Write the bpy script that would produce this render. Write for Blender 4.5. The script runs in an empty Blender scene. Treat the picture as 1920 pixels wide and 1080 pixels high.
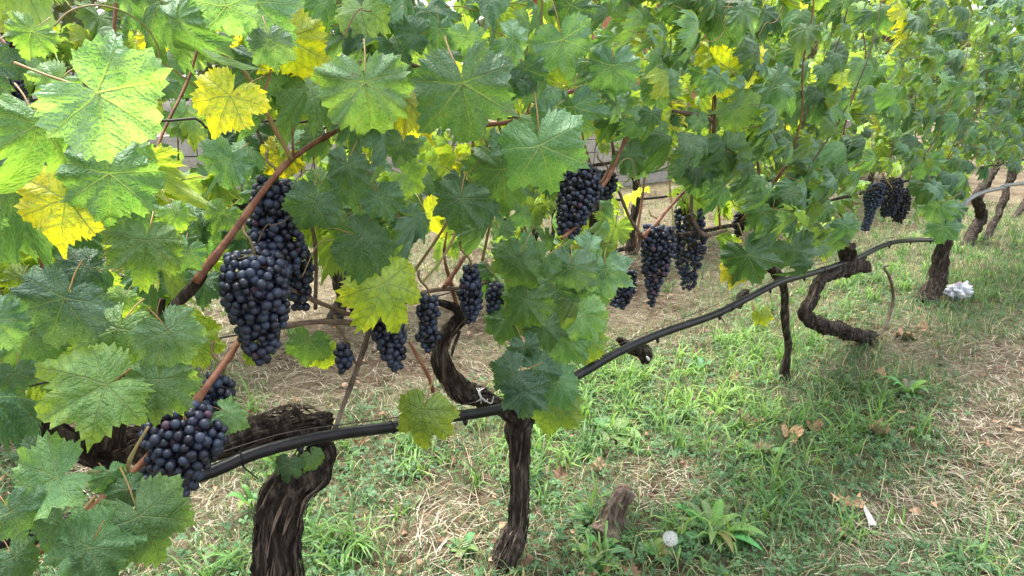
import bpy, math, random
import numpy as np
from mathutils import Vector, Matrix, noise

rnd = random.Random(11)
rng = np.random.default_rng(11)
R = math.radians
scene = bpy.context.scene
COL = scene.collection

# ------------------------------------------------------------------ camera, sky, sun, exposure
F = 1150.0                      # focal length in pixels of a 1920 wide picture
PITCH = math.atan(330 / F)
CAMH = 1.2
cam_d = bpy.data.cameras.new('camera')
cam = bpy.data.objects.new('camera', cam_d)
COL.objects.link(cam)
cam.location = (0, 0, CAMH)
cam.rotation_euler = (math.pi / 2 - PITCH, 0, 0)
cam_d.lens = F / 1920 * 36
cam_d.sensor_width = 36
cam_d.clip_start = 0.02
cam_d.clip_end = 900
scene.camera = cam

SUN_EL, SUN_AZ = R(69), R(-30)   # azimuth clockwise from +Y
world = bpy.data.worlds.new('World')
scene.world = world
world.use_nodes = True
nt = world.node_tree
nt.nodes.clear()
sky = nt.nodes.new('ShaderNodeTexSky')
sky.sky_type = 'NISHITA'
sky.sun_disc = False
sky.sun_elevation = SUN_EL
sky.sun_rotation = SUN_AZ
sky.dust_density = 5
hs = nt.nodes.new('ShaderNodeHueSaturation')
hs.inputs['Saturation'].default_value = 0.35
bg = nt.nodes.new('ShaderNodeBackground')
bg.inputs['Strength'].default_value = 0.15
wo = nt.nodes.new('ShaderNodeOutputWorld')
nt.links.new(sky.outputs[0], hs.inputs['Color'])
nt.links.new(hs.outputs[0], bg.inputs[0])
nt.links.new(bg.outputs[0], wo.inputs[0])
sd = bpy.data.lights.new('sun', 'SUN')
sd.energy = 1.4
sd.angle = R(22)
sd.color = (1.0, 0.96, 0.88)
so = bpy.data.objects.new('sun', sd)
COL.objects.link(so)
sv = Vector((math.sin(SUN_AZ) * math.cos(SUN_EL), math.cos(SUN_AZ) * math.cos(SUN_EL), math.sin(SUN_EL)))
so.rotation_euler = sv.to_track_quat('Z', 'Y').to_euler()
so.location = sv * 20
scene.view_settings.view_transform = 'Standard'
scene.view_settings.look = 'None'
scene.view_settings.gamma = 1
scene.view_settings.use_curve_mapping = False
scene.view_settings.exposure = 2.3
scene.cycles.max_bounces = 7
scene.cycles.diffuse_bounces = 2
scene.cycles.transmission_bounces = 5

# ------------------------------------------------------------------ geometry of the place
CP, SP = math.cos(PITCH), math.sin(PITCH)
U = Vector((0.748, 0.664, 0)).normalized()      # direction the vine rows run
N = Vector((-U.y, U.x, 0))                      # away from the camera
P0 = Vector((0, 1.413, 0))
D = P0.dot(N)
CAM = Vector((0, 0, CAMH))

def ray(px, py):
    r, d = px - 960, py - 540
    return Vector((r, F * CP - d * SP, -F * SP - d * CP))

def at(px, py, q=0.0):
    v = ray(px, py)
    return CAM + v * ((D + q) / v.dot(N))

def gnd(px, py, z=0.0):
    v = ray(px, py)
    return CAM + v * ((z - CAMH) / v.z)

def qground(px, py):
    return gnd(px, py).dot(N) - D

def depth(p):
    v = p - CAM
    return v.y * CP - v.z * SP

def proj(p):
    v = p - CAM
    d = v.y * CP - v.z * SP
    if d < 0.02: return (-9999, -9999)
    up = v.y * SP + v.z * CP
    return (960 + F * v.x / d, 540 - F * up / d)

def row(s, q, z):
    return P0 + U * s + N * q + Vector((0, 0, z))

def sval(p):
    return (p - P0).dot(U)

def gz(x, y):
    return 0.018 * noise.noise(Vector((x * 0.9, y * 0.9, 0))) + 0.008 * noise.noise(Vector((x * 4, y * 4, 3)))

# ------------------------------------------------------------------ object helpers
def tag(o, label=None, cat=None, group=None, kind=None):
    if label: o['label'] = label
    if cat: o['category'] = cat
    if group: o['group'] = group
    if kind: o['kind'] = kind
    return o

def empty(name, loc=(0, 0, 0)):
    o = bpy.data.objects.new(name, None)
    COL.objects.link(o)
    o.location = loc
    o.empty_display_size = 0.05
    return o

def link(name, me, parent=None, world_m=None):
    """link a mesh object; world_m is where it stands in the world"""
    o = bpy.data.objects.new(name, me)
    COL.objects.link(o)
    m = world_m if world_m is not None else Matrix()
    if parent is not None:
        o.parent = parent
        off = Vector(parent.location)
        pp = parent.parent
        while pp is not None:
            off = off + Vector(pp.location)
            pp = pp.parent
        m = Matrix.Translation(-off) @ m
    o.matrix_basis = m
    return o

def npmesh(name, V, Fs, mats, cols=None, uvs=None, smooth=True, mi=None):
    me = bpy.data.meshes.new(name)
    V = np.asarray(V, dtype=np.float32)
    Fs = np.asarray(Fs, dtype=np.int32)
    k = Fs.shape[1]
    me.vertices.add(len(V))
    me.vertices.foreach_set('co', V.ravel())
    me.loops.add(Fs.size)
    me.loops.foreach_set('vertex_index', Fs.ravel())
    me.polygons.add(len(Fs))
    me.polygons.foreach_set('loop_start', np.arange(0, Fs.size, k, dtype=np.int32))
    me.polygons.foreach_set('loop_total', np.full(len(Fs), k, dtype=np.int32))
    if mi is not None:
        me.polygons.foreach_set('material_index', np.asarray(mi, dtype=np.int32))
    me.update(calc_edges=True)
    if smooth:
        me.polygons.foreach_set('use_smooth', np.ones(len(Fs), dtype=bool))
    if uvs is not None:
        uv = me.uv_layers.new(name='UVMap')
        uv.data.foreach_set('uv', np.asarray(uvs, dtype=np.float32)[Fs.ravel()].ravel())
    if cols is not None:
        c = np.ones((len(V), 4), dtype=np.float32)
        c[:, :3] = cols
        a = me.attributes.new('col', 'FLOAT_COLOR', 'POINT')
        a.data.foreach_set('color', c.ravel())
    for m in mats:
        me.materials.append(m)
    return me

class MB:
    """collects pieces of one mesh"""
    def __init__(s): s.v, s.f, s.m, s.n = [], [], [], 0
    def add(s, V, Fs, m=0):
        V = [tuple(p) for p in V]
        s.v += V
        s.f += [tuple(i + s.n for i in f) for f in Fs]
        s.m += [m] * len(Fs)
        s.n += len(V)
    def box(s, c, sx, sy, sz, rot=None, m=0):
        V = []
        for z in (-.5, .5):
            for x, y in ((-.5, -.5), (.5, -.5), (.5, .5), (-.5, .5)):
                p = Vector((x * sx, y * sy, z * sz))
                if rot is not None: p = rot @ p
                V.append(Vector(c) + p)
        s.add(V, [(3, 2, 1, 0), (4, 5, 6, 7), (0, 1, 5, 4), (1, 2, 6, 5), (2, 3, 7, 6), (3, 0, 4, 7)], m)
    def mesh(s, name, mats, smooth=True):
        me = bpy.data.meshes.new(name)
        me.from_pydata(s.v, [], s.f)
        me.polygons.foreach_set('use_smooth', [smooth] * len(s.f))
        me.polygons.foreach_set('material_index', s.m)
        for m in mats: me.materials.append(m)
        me.update()
        return me

def catmull(pts, step):
    """pts: list of (Vector, r); returns a densely sampled list"""
    out = []
    P = [pts[0]] + list(pts) + [pts[-1]]
    for i in range(1, len(P) - 2):
        p0, p1, p2, p3 = P[i - 1][0], P[i][0], P[i + 1][0], P[i + 2][0]
        r1, r2 = P[i][1], P[i + 1][1]
        n = max(1, int((p2 - p1).length / step))
        for k in range(n):
            t = k / n
            a = 2 * p1; b = p2 - p0
            c = 2 * p0 - 5 * p1 + 4 * p2 - p3
            d = -p0 + 3 * p1 - 3 * p2 + p3
            ts = t * t * (3 - 2 * t)
            out.append(((a + b * t + c * t * t + d * t ** 3) * 0.5, r1 + (r2 - r1) * ts))
    out.append(pts[-1])
    return out

def tube_into(mb, pts, sides=8, step=0.02, bark=0.0, m=0, seed=0.0, nodes=False, cap=True):
    path = catmull(pts, step)
    n = len(path)
    L = 0.0
    V = []
    t0 = (path[min(1, n - 1)][0] - path[0][0]).normalized()
    ref = Vector((0, 0, 1)) if abs(t0.z) < 0.9 else Vector((1, 0, 0))
    x = t0.cross(ref).normalized()
    for i, (p, r) in enumerate(path):
        if i: L += (p - path[i - 1][0]).length
        t = (path[min(i + 1, n - 1)][0] - path[max(i - 1, 0)][0])
        t = t.normalized() if t.length > 1e-9 else t0
        x = (x - t * x.dot(t)).normalized()
        y = t.cross(x)
        rr = r
        if nodes:
            ph = (L % 0.085) / 0.085
            rr = r * (1 + 0.38 * math.exp(-((ph - .5) * 13) ** 2))
        if bark and r > .008: p = p + (x * noise.noise(Vector((L * 9, seed, 0))) + y * noise.noise(Vector((L * 9, seed, 5)))) * r * .5
        for k in range(sides):
            a = 2 * math.pi * k / sides
            q = rr
            if bark:
                aa = a + L * 2.2
                c_, s_ = math.cos(aa), math.sin(aa)
                g = noise.noise(Vector((c_ * 4.2, s_ * 4.2, L * 3.5 + seed)))
                g2 = noise.noise(Vector((c_ * 12, s_ * 12, L * 9 + seed * 2)))
                g3 = noise.noise(Vector((c_ * 1.1, s_ * 1.1, L * 9 + seed * 3)))
                g4 = noise.noise(Vector((c_ * 8, s_ * 8, L * 4.5 + seed)))
                q = rr * (1 + bark * (1.5 * (0.35 - abs(g) * 1.6) + 0.8 * (.3 - abs(g4) * 1.6) + 0.5 * g2 + 1.7 * g3))
            V.append(p + (x * math.cos(a) + y * math.sin(a)) * q)
    Fs = []
    for i in range(n - 1):
        for k in range(sides):
            k2 = (k + 1) % sides
            Fs.append((i * sides + k, i * sides + k2, (i + 1) * sides + k2, (i + 1) * sides + k))
    if cap:
        V.append(path[0][0]); V.append(path[-1][0])
        a, b = len(V) - 2, len(V) - 1
        for k in range(sides):
            k2 = (k + 1) % sides
            Fs.append((a, k2, k)); Fs.append((b, (n - 1) * sides + k, (n - 1) * sides + k2))
    mb.add(V, Fs, m)

def pxpath(pts, q):
    """(px, py, radius in px[, dq]) on the plane q -> (Vector, metres)"""
    out = []
    for t in pts:
        dq = t[3] if len(t) > 3 else 0
        p = at(t[0], t[1], q + dq)
        out.append((p, t[2] * depth(p) / F))
    return out

def tube(name, pts, mat, parent=None, **kw):
    mb = MB()
    tube_into(mb, pts, **kw)
    return link(name, mb.mesh(name, [mat]), parent)

# ------------------------------------------------------------------ materials
def newmat(name):
    m = bpy.data.materials.new(name)
    m.use_nodes = True
    m.node_tree.nodes.clear()
    return m, m.node_tree

class NT:
    def __init__(s, tree): s.t = tree
    def n(s, typ, **kw):
        nd = s.t.nodes.new(typ)
        for k, v in kw.items(): setattr(nd, k, v)
        return nd
    def l(s, a, b): s.t.links.new(a, b)
    def put(s, sock, v):
        if hasattr(v, 'is_output'): s.l(v, sock)
        else: sock.default_value = v
    def math(s, op, a, b=None, c=None, clamp=False):
        nd = s.n('ShaderNodeMath', operation=op, use_clamp=clamp)
        s.put(nd.inputs[0], a)
        if b is not None: s.put(nd.inputs[1], b)
        if c is not None: s.put(nd.inputs[2], c)
        return nd.outputs[0]
    def mix(s, f, a, b, mode='MIX'):
        nd = s.n('ShaderNodeMix', data_type='RGBA', blend_type=mode)
        s.put(nd.inputs[0], f)
        s.put(nd.inputs[6], a if hasattr(a, 'is_output') else (*a[:3], 1))
        s.put(nd.inputs[7], b if hasattr(b, 'is_output') else (*b[:3], 1))
        return nd.outputs[2]
    def noise(s, vec, scale, detail=3, rough=.55, dist=0):
        nd = s.n('ShaderNodeTexNoise')
        if vec is not None: s.l(vec, nd.inputs['Vector'])
        nd.inputs['Scale'].default_value = scale
        nd.inputs['Detail'].default_value = detail
        nd.inputs['Roughness'].default_value = rough
        nd.inputs['Distortion'].default_value = dist
        return nd
    def ramp(s, f, stops):
        nd = s.n('ShaderNodeValToRGB')
        s.put(nd.inputs[0], f)
        cr = nd.color_ramp
        while len(cr.elements) < len(stops): cr.elements.new(0.5)
        for e, (p, c) in zip(cr.elements, stops):
            e.position = p; e.color = (*c[:3], 1)
        return nd.outputs[0]
    def maprange(s, v, a, b, c=0.0, d=1.0):
        nd = s.n('ShaderNodeMapRange')
        nd.interpolation_type = 'SMOOTHSTEP'
        s.put(nd.inputs[0], v)
        for i, x in enumerate((a, b, c, d)): nd.inputs[i + 1].default_value = x
        return nd.outputs[0]
    def bump(s, h, dist, strength=1.0, normal=None):
        nd = s.n('ShaderNodeBump')
        nd.inputs['Strength'].default_value = strength
        nd.inputs['Distance'].default_value = dist
        s.l(h, nd.inputs['Height'])
        if normal is not None: s.l(normal, nd.inputs['Normal'])
        return nd.outputs[0]
    def bsdf(s, col, rough=.6, spec=.5, normal=None, **kw):
        nd = s.n('ShaderNodeBsdfPrincipled')
        s.put(nd.inputs['Base Color'], col if hasattr(col, 'is_output') else (*col[:3], 1))
        s.put(nd.inputs['Roughness'], rough)
        s.put(nd.inputs['Specular IOR Level'], spec)
        if normal is not None: s.l(normal, nd.inputs['Normal'])
        for k, v in kw.items(): s.put(nd.inputs[k.replace('_', ' ')], v)
        return nd.outputs[0]
    def out(s, sh):
        o = s.n('ShaderNodeOutputMaterial')
        s.l(sh, o.inputs[0])

def leaf_material(name, dry=False):
    m, t = newmat(name)
    g = NT(t)
    oi = g.n('ShaderNodeObjectInfo')
    sep = g.n('ShaderNodeSeparateColor'); g.l(oi.outputs['Color'], sep.inputs[0])
    hue, dmg, bloom = sep.outputs[0], sep.outputs[1], sep.outputs[2]
    uvn = g.n('ShaderNodeUVMap')
    uv = uvn.outputs[0]
    offs = g.n('ShaderNodeVectorMath', operation='ADD')
    g.l(uv, offs.inputs[0])
    cmb = g.n('ShaderNodeCombineXYZ')
    g.l(g.math('MULTIPLY', oi.outputs['Random'], 37.0), cmb.inputs[2])
    g.l(g.math('MULTIPLY', oi.outputs['Random'], 11.0), cmb.inputs[0])
    g.l(cmb.outputs[0], offs.inputs[1])
    nv = offs.outputs[0]
    # veins: sectors round the five main veins
    w = g.noise(uv, 5, 1)
    wsub = g.n('ShaderNodeVectorMath', operation='MULTIPLY_ADD')
    g.l(w.outputs['Color'], wsub.inputs[0])
    wsub.inputs[1].default_value = (.05, .05, 0)
    g.l(uv, wsub.inputs[2])
    s2 = g.n('ShaderNodeVectorMath', operation='SUBTRACT')
    g.l(wsub.outputs[0], s2.inputs[0]); s2.inputs[1].default_value = (.025, .025, 0)
    xyz = g.n('ShaderNodeSeparateXYZ'); g.l(s2.outputs[0], xyz.inputs[0])
    ax = g.math('ABSOLUTE', xyz.outputs[0])
    y = xyz.outputs[1]
    r = g.math('SQRT', g.math('ADD', g.math('MULTIPLY', ax, ax), g.math('MULTIPLY', y, y)))
    th = g.math('ARCTAN2', ax, y)                       # 0 at the tip, pi at the stalk
    sec = g.math('ROUND', g.math('DIVIDE', th, R(51)))
    sec = g.math('MINIMUM', sec, 2.0)
    phi = g.math('SUBTRACT', th, g.math('MULTIPLY', sec, R(51)))
    a = g.math('MULTIPLY', r, g.math('COSINE', phi))
    b = g.math('ABSOLUTE', g.math('MULTIPLY', r, g.math('SINE', phi)))
    wid = g.math('MULTIPLY_ADD', a, -0.018, 0.0155)
    main = g.math('SUBTRACT', 1.0, g.math('DIVIDE', b, g.math('MAXIMUM', wid, 0.003)), clamp=True)
    pos = g.math('GREATER_THAN', a, 0.0)
    main = g.math('MULTIPLY', main, pos)
    fr = g.math('FRACT', g.math('MULTIPLY', g.math('ADD', g.math('MULTIPLY_ADD', b, -0.62, a), g.math('MULTIPLY', g.math('MULTIPLY', b, b), -1.1)), 9.0))
    fr = g.math('ABSOLUTE', g.math('SUBTRACT', fr, 0.5))
    seco = g.math('MULTIPLY', g.maprange(fr, 0.045, 0.0), 0.42)
    seco_soft = g.maprange(fr, 0.25, 0.0)
    vo = g.n('ShaderNodeTexVoronoi', feature='DISTANCE_TO_EDGE')
    g.l(s2.outputs[0], vo.inputs['Vector']); vo.inputs['Scale'].default_value = 26
    ter = g.math('MULTIPLY', g.maprange(vo.outputs[0], 0.09, 0.0), 0.25)
    vein = g.math('MAXIMUM', g.math('MAXIMUM', main, seco), ter)
    n1 = g.noise(nv, 3.2, 4)
    n2 = g.noise(nv, 14, 3)
    h = g.math('ADD', hue, g.math('MULTIPLY', g.math('SUBTRACT', n1.outputs[0], .5), .30))
    # yellowing creeps in from the margin on leaves that are turning
    edge = g.math('MULTIPLY', g.maprange(r, .26, .52), g.math('MULTIPLY', g.math('GREATER_THAN', hue, .3), .11))
    h = g.math('ADD', h, edge, clamp=True)
    # veins stay green on yellow leaves
    h = g.math('SUBTRACT', h, g.math('MULTIPLY', seco_soft, g.math('MULTIPLY', hue, .14)), clamp=True)
    if dry:
        col = g.ramp(g.math('ADD', h, 0.0), [(0, (.10, .045, .025)), (.4, (.27, .13, .07)), (.7, (.42, .25, .14)), (1, (.55, .38, .22))])
    else:
        col = g.ramp(h, [(0, (.032, .100, .070)), (.26, (.062, .155, .062)), (.48, (.130, .245, .060)), (.72, (.34, .44, .035)), (1, (.66, .57, .03))])
    col = g.mix(g.math('MULTIPLY', g.math('SUBTRACT', n2.outputs[0], .42, clamp=True), 1.2), col, (.03, .08, .02))
    col = g.mix(g.math('MULTIPLY', g.math('MULTIPLY', bloom, .5), g.maprange(n1.outputs[0], .3, .65)), col, (.24, .38, .30))  # pale leaf tone, with whitish sky sheen painted into the colour
    col = g.mix(g.math('MULTIPLY', vein, .75), col, (.32, .44, .19) if not dry else (.30, .18, .1))
    vr = g.math('MULTIPLY_ADD', g.math('FRACT', g.math('MULTIPLY', oi.outputs['Random'], 7.31)), .75, .66)
    cv = g.n('ShaderNodeCombineColor')
    for i_ in range(3): g.l(vr, cv.inputs[i_])
    col = g.mix(1.0, col, cv.outputs[0], 'MULTIPLY')
    # pale specks and brown damage with shapes of their own
    sp = g.n('ShaderNodeTexVoronoi'); g.l(nv, sp.inputs['Vector']); sp.inputs['Scale'].default_value = 17
    spk = g.math('MULTIPLY', g.maprange(sp.outputs['Distance'], .16, .06), g.maprange(n1.outputs[0], .5, .62))
    col = g.mix(g.math('MULTIPLY', spk, .7), col, (.42, .48, .36))
    n3 = g.noise(nv, 6.5, 5, .7)
    brown = g.math('MULTIPLY', g.maprange(n3.outputs[0], .60, .68), dmg)
    col = g.mix(brown, col, (.16, .075, .03))
    geo = g.n('ShaderNodeNewGeometry')
    back = geo.outputs['Backfacing']
    under = g.mix(.45, col, (.20, .28, .12))
    colf = g.mix(back, col, under)
    # relief
    ih = g.math('SUBTRACT', 1.0, g.math('MAXIMUM', g.math('MULTIPLY', main, .9), g.math('MULTIPLY', seco_soft, .34)))
    ih = g.math('ADD', ih, g.math('MULTIPLY', g.maprange(vo.outputs[0], 0, .3), .28))
    n4 = g.noise(nv, 9, 2)
    ih = g.math('ADD', ih, g.math('MULTIPLY', n4.outputs[0], .8))
    ih = g.math('ADD', ih, g.math('MULTIPLY', n2.outputs[0], .5))
    nrm = g.bump(ih, 0.0032, 0.85)
    rough = g.math('ADD', g.math('MULTIPLY', back, .2), g.math('MULTIPLY_ADD', n2.outputs[0], .3, .32))
    pr = g.bsdf(colf, rough, .55, nrm)
    tr = g.n('ShaderNodeBsdfTranslucent')
    tcol = g.mix(1.0, colf, (3.0, 2.8, .8), 'MULTIPLY') if not dry else colf
    tcol = g.mix(g.math('MULTIPLY', g.math('MAXIMUM', seco, main), .4), tcol, (.05, .10, .01))
    g.l(tcol, tr.inputs[0])
    g.l(nrm, tr.inputs['Normal'])
    ms = g.n('ShaderNodeMixShader'); ms.inputs[0].default_value = .33 if not dry else .15
    g.l(pr, ms.inputs[1]); g.l(tr.outputs[0], ms.inputs[2])
    g.out(ms.outputs[0])
    return m

M_LEAF = leaf_material('vine_leaf')
M_DRY = leaf_material('dry_leaf', True)

def simple(name, cols, scale=20, rough=.7, spec=.3, bump=.0, bscale=None, stretch=None, coord='Object', detail=4, **kw):
    m, t = newmat(name)
    g = NT(t)
    tc = g.n('ShaderNodeTexCoord')
    vec = tc.outputs[coord]
    if stretch:
        mp = g.n('ShaderNodeMapping'); g.l(vec, mp.inputs[0]); mp.inputs['Scale'].default_value = stretch
        vec = mp.outputs[0]
    n1 = g.noise(vec, scale, detail, .6)
    k = len(cols)
    col = g.ramp(n1.outputs[0], [(.3 + .4 * i / max(1, k - 1), c) for i, c in enumerate(cols)]) if k > 1 else cols[0]
    nrm = None
    if bump:
        n2 = g.noise(vec, bscale or scale * 2.5, 5, .65)
        nrm = g.bump(n2.outputs[0], bump)
    g.out(g.bsdf(col, rough, spec, nrm, **kw))
    return m

M_PET = simple('leaf_stalk', [(.16, .20, .05), (.30, .14, .07)], 9, .5)
M_BARK = simple('bark', [(.012, .009, .007), (.048, .037, .030), (.165, .133, .108)], 80, .92, .15, .02, 150, (1, 1, .16))
M_BARKW = simple('weathered_wood', [(.05, .035, .028), (.15, .11, .085), (.26, .21, .17)], 50, .9, .15, .01, 130, (1, 1, .3))
M_CANE = simple('red_brown_cane', [(.09, .032, .02), (.19, .075, .042), (.28, .14, .08)], 38, .55, .35, .002)
M_CANEG = simple('green_brown_cane', [(.20, .20, .07), (.28, .15, .08)], 14, .5, .35, .001)
M_OLD = simple('old_cane', [(.09, .06, .045), (.20, .145, .11)], 60, .8, .2, .003)
M_HOSE = simple('black_plastic', [(.004, .004, .006), (.008, .008, .010), (.018, .018, .019)], 30, .38, .32, .0008, 90)
M_GREYHOSE = simple('grey_plastic', [(.08, .09, .10), (.15, .17, .19)], 12, .3, .5)
M_WIRE = simple('dark_wire', [(.015, .014, .014), (.06, .045, .04)], 80, .5, .5)
M_TIE = simple('white_tie', [(.42, .41, .39), (.62, .61, .59)], 40, .6)
M_RACH = simple('bunch_stalk', [(.10, .11, .035), (.17, .09, .045)], 30, .7)
M_STRAWSTEM = simple('dead_weed', [(.22, .16, .10), (.38, .30, .19)], 40, .8)

def berry_material():
    m, t = newmat('grape_skin')
    g = NT(t)
    oi = g.n('ShaderNodeObjectInfo')
    tc = g.n('ShaderNodeTexCoord')
    ad = g.n('ShaderNodeVectorMath', operation='ADD')
    g.l(tc.outputs['Object'], ad.inputs[0])
    cm = g.n('ShaderNodeCombineXYZ')
    g.l(g.math('MULTIPLY', oi.outputs['Random'], 19.0), cm.inputs[0]); g.l(cm.outputs[0], ad.inputs[1])
    n1 = g.noise(ad.outputs[0], 95, 3)
    bl = g.math('ADD', g.math('MULTIPLY', n1.outputs[0], .8), g.math('MULTIPLY_ADD', oi.outputs['Random'], .5, -.18), clamp=True)
    col = g.ramp(bl, [(.05, (.004, .003, .008)), (.4, (.011, .014, .032)), (.9, (.045, .068, .125))])
    col = g.mix(g.math('MULTIPLY', g.math('GREATER_THAN', oi.outputs['Random'], .987), .5), col, (.10, .018, .03))
    rough = g.math('MULTIPLY_ADD', bl, .4, .30)
    g.out(g.bsdf(col, rough, .5))
    return m
M_BERRY = berry_material()

def blade_material(name, tr=.35, rough=.55):
    m, t = newmat(name)
    g = NT(t)
    at_ = g.n('ShaderNodeAttribute'); at_.attribute_name = 'col'
    pr = g.bsdf(at_.outputs[0], rough, .35)
    tb = g.n('ShaderNodeBsdfTranslucent')
    g.l(g.mix(1.0, at_.outputs[0], (1.6, 1.6, .9) if tr < .45 else (1, 1, 1), 'MULTIPLY'), tb.inputs[0])
    ms = g.n('ShaderNodeMixShader'); ms.inputs[0].default_value = tr
    g.l(pr, ms.inputs[1]); g.l(tb.outputs[0], ms.inputs[2])
    g.out(ms.outputs[0])
    return m
M_GRASS = blade_material('grass_blade')
M_STRAW = blade_material('straw', .1, .7)

def ground_material():
    m, t = newmat('soil_and_thatch')
    g = NT(t)
    tc = g.n('ShaderNodeTexCoord')
    v = tc.outputs['Object']
    big = g.noise(v, 1.6, 4).outputs[0]
    mid = g.noise(v, 14, 5, .65).outputs[0]
    fine = g.noise(v, 120, 4, .7).outputs[0]
    soil = g.ramp(mid, [(.3, (.040, .026, .018)), (.55, (.10, .064, .043)), (.75, (.16, .112, .075))])
    thatch = g.ramp(fine, [(.3, (.07, .055, .035)), (.5, (.165, .135, .085)), (.72, (.32, .28, .19))])
    f = g.maprange(g.math('ADD', g.math('MULTIPLY', big, .6), g.math('MULTIPLY', mid, .5)), .42, .62)
    col = g.mix(f, soil, thatch)
    nrm = g.bump(g.math('ADD', fine, mid), .02)
    g.out(g.bsdf(col, .95, .1, nrm))
    return m
M_SOIL = ground_material()

# ------------------------------------------------------------------ ground
gx0, gx1, gy0, gy1 = -14, 22, -3, 26
nx, ny = 180, 150
X, Y = np.meshgrid(np.linspace(gx0, gx1, nx), np.linspace(gy0, gy1, ny))
Z = np.array([gz(x, y) for x, y in zip(X.ravel(), Y.ravel())])
V = np.stack([X.ravel(), Y.ravel(), Z], 1)
idx = np.arange(nx * ny).reshape(ny, nx)
Fq = np.stack([idx[:-1, :-1], idx[:-1, 1:], idx[1:, 1:], idx[1:, :-1]], -1).reshape(-1, 4)
tag(link('ground', npmesh('ground', V, Fq, [M_SOIL])), kind='structure')
mb = MB()
mb.add([(-400, -400, -.06), (400, -400, -.06), (400, 400, -.06), (-400, 400, -.06)], [(0, 1, 2, 3)])
tag(link('far_ground', mb.mesh('far_ground', [M_SOIL])), kind='structure')

# ------------------------------------------------------------------ background: block wall, house, trees
M_BLOCK = simple('concrete_block', [(.30, .27, .25), (.42, .39, .36), (.50, .47, .44)], 6, .9, .2, .004, 60, coord='Generated')
M_MORTAR = simple('mortar', [(.20, .18, .165), (.28, .26, .24)], 30, .95, .1)
M_PLASTER = simple('white_plaster', [(.66, .66, .65), (.80, .80, .79)], 1.5, .9, .2)
M_BRICK = simple('brick', [(.30, .12, .085), (.42, .18, .13)], 8, .9, .2, coord='Generated')
M_ROOF = simple('roof_tile', [(.28, .11, .08), (.42, .19, .13)], 8, .85, .2, coord='Generated')
M_DARK = simple('window_glass', [(.03, .035, .04), (.05, .055, .06)], 3, .15, .6)
M_RED = simple('red_paint', [(.45, .05, .05), (.55, .08, .07)], 12, .5, .4)

rotU = Matrix.Rotation(math.atan2(U.y, U.x), 3, 'Z')
QW = 5.5
wall = empty('block_wall', row(2, QW, 0))
tag(wall, 'low pale concrete block wall behind the back row of vines', 'wall')
mb = MB()
mb.box(row(9.5, QW + .1, .42), 25, .12, .88, rotU)
link('core', mb.mesh('core', [M_MORTAR], False), wall)
mb = MB(); mb.box((0, 0, 0), .39, .16, .19)
blk = mb.mesh('block', [M_BLOCK], False)
for c in range(5):
    for i in range(62):
        s = -3 + i * .4 + (c % 2) * .2
        p = row(s, QW + .045 + rnd.uniform(-.004, .004), .09 + c * .2)
        link('block', blk, wall, Matrix.Translation(p) @ rotU.to_4x4())

def house(name, s0, s1, q, h, mat, label, depth_=5, roof=True, course=None):
    hs_ = empty(name, row((s0 + s1) / 2, q, 0))
    tag(hs_, label, 'house')
    mb = MB(); mb.box(row((s0 + s1) / 2, q + depth_ / 2, h / 2), s1 - s0, depth_, h, rotU)
    link('wall', mb.mesh('wall', [mat], False), hs_)
    k = max(2, int((s1 - s0) / 2.6))
    for i in range(k):
        s = s0 + (i + .5) * (s1 - s0) / k
        mb = MB(); mb.box(row(s, q - .02, h * .55), 1.0, .08, 1.2, rotU)
        w_ = link('window', mb.mesh('window', [M_PLASTER], False), hs_)
        mb = MB()
        for dx in (-.24, .24): mb.box(row(s + dx, q - .065, h * .55), .42, .02, 1.06, rotU)
        link('pane', mb.mesh('pane', [M_DARK], False), w_)
    if roof:
        mb = MB()
        a, b = row(s0 - .4, q - .5, h), row(s1 + .4, q - .5, h)
        c, d = row(s1 + .4, q + depth_ + .5, h), row(s0 - .4, q + depth_ + .5, h)
        e, f = row(s0 - .4, q + depth_ / 2, h + 1.6), row(s1 + .4, q + depth_ / 2, h + 1.6)
        mb.add([a, b, c, d, e, f], [(0, 1, 5, 4), (2, 3, 4, 5), (0, 4, 3), (1, 2, 5), (3, 2, 1, 0)])
        rf = link('roof', mb.mesh('roof', [M_ROOF], False), hs_)
        n = int((s1 - s0 + .8) / .22)
        mb = MB()
        for i in range(n):
            s = s0 - .35 + i * .22
            tube_into(mb, [(row(s, q - .55, h + .02), .07), (row(s, q + depth_ / 2, h + 1.64), .07)], sides=6, step=3)
        tag(link('tiles', mb.mesh('tiles', [M_ROOF]), rf), kind='stuff')
    return hs_

house('white_house', -9, 1.0, 11, 3.4, M_PLASTER, 'white plastered house glimpsed between the leaves at upper left')
house('brick_house', sval(at(1190, 20, 9.5)), sval(at(1560, 20, 9.5)), 9.5, 4.4, M_BRICK, 'red brick outbuilding with tiled roof glimpsed above the leaves')

p = at(1034, 44, 5.9); pz = Vector((p.x, p.y, 0))
mb = MB(); mb.box(pz + Vector((0, 0, p.z / 2)), .09, .09, p.z)
post = link('red_post', mb.mesh('red_post', [M_RED], False))
tag(post, 'red painted post standing behind the wall, seen high between leaves', 'post')

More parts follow.
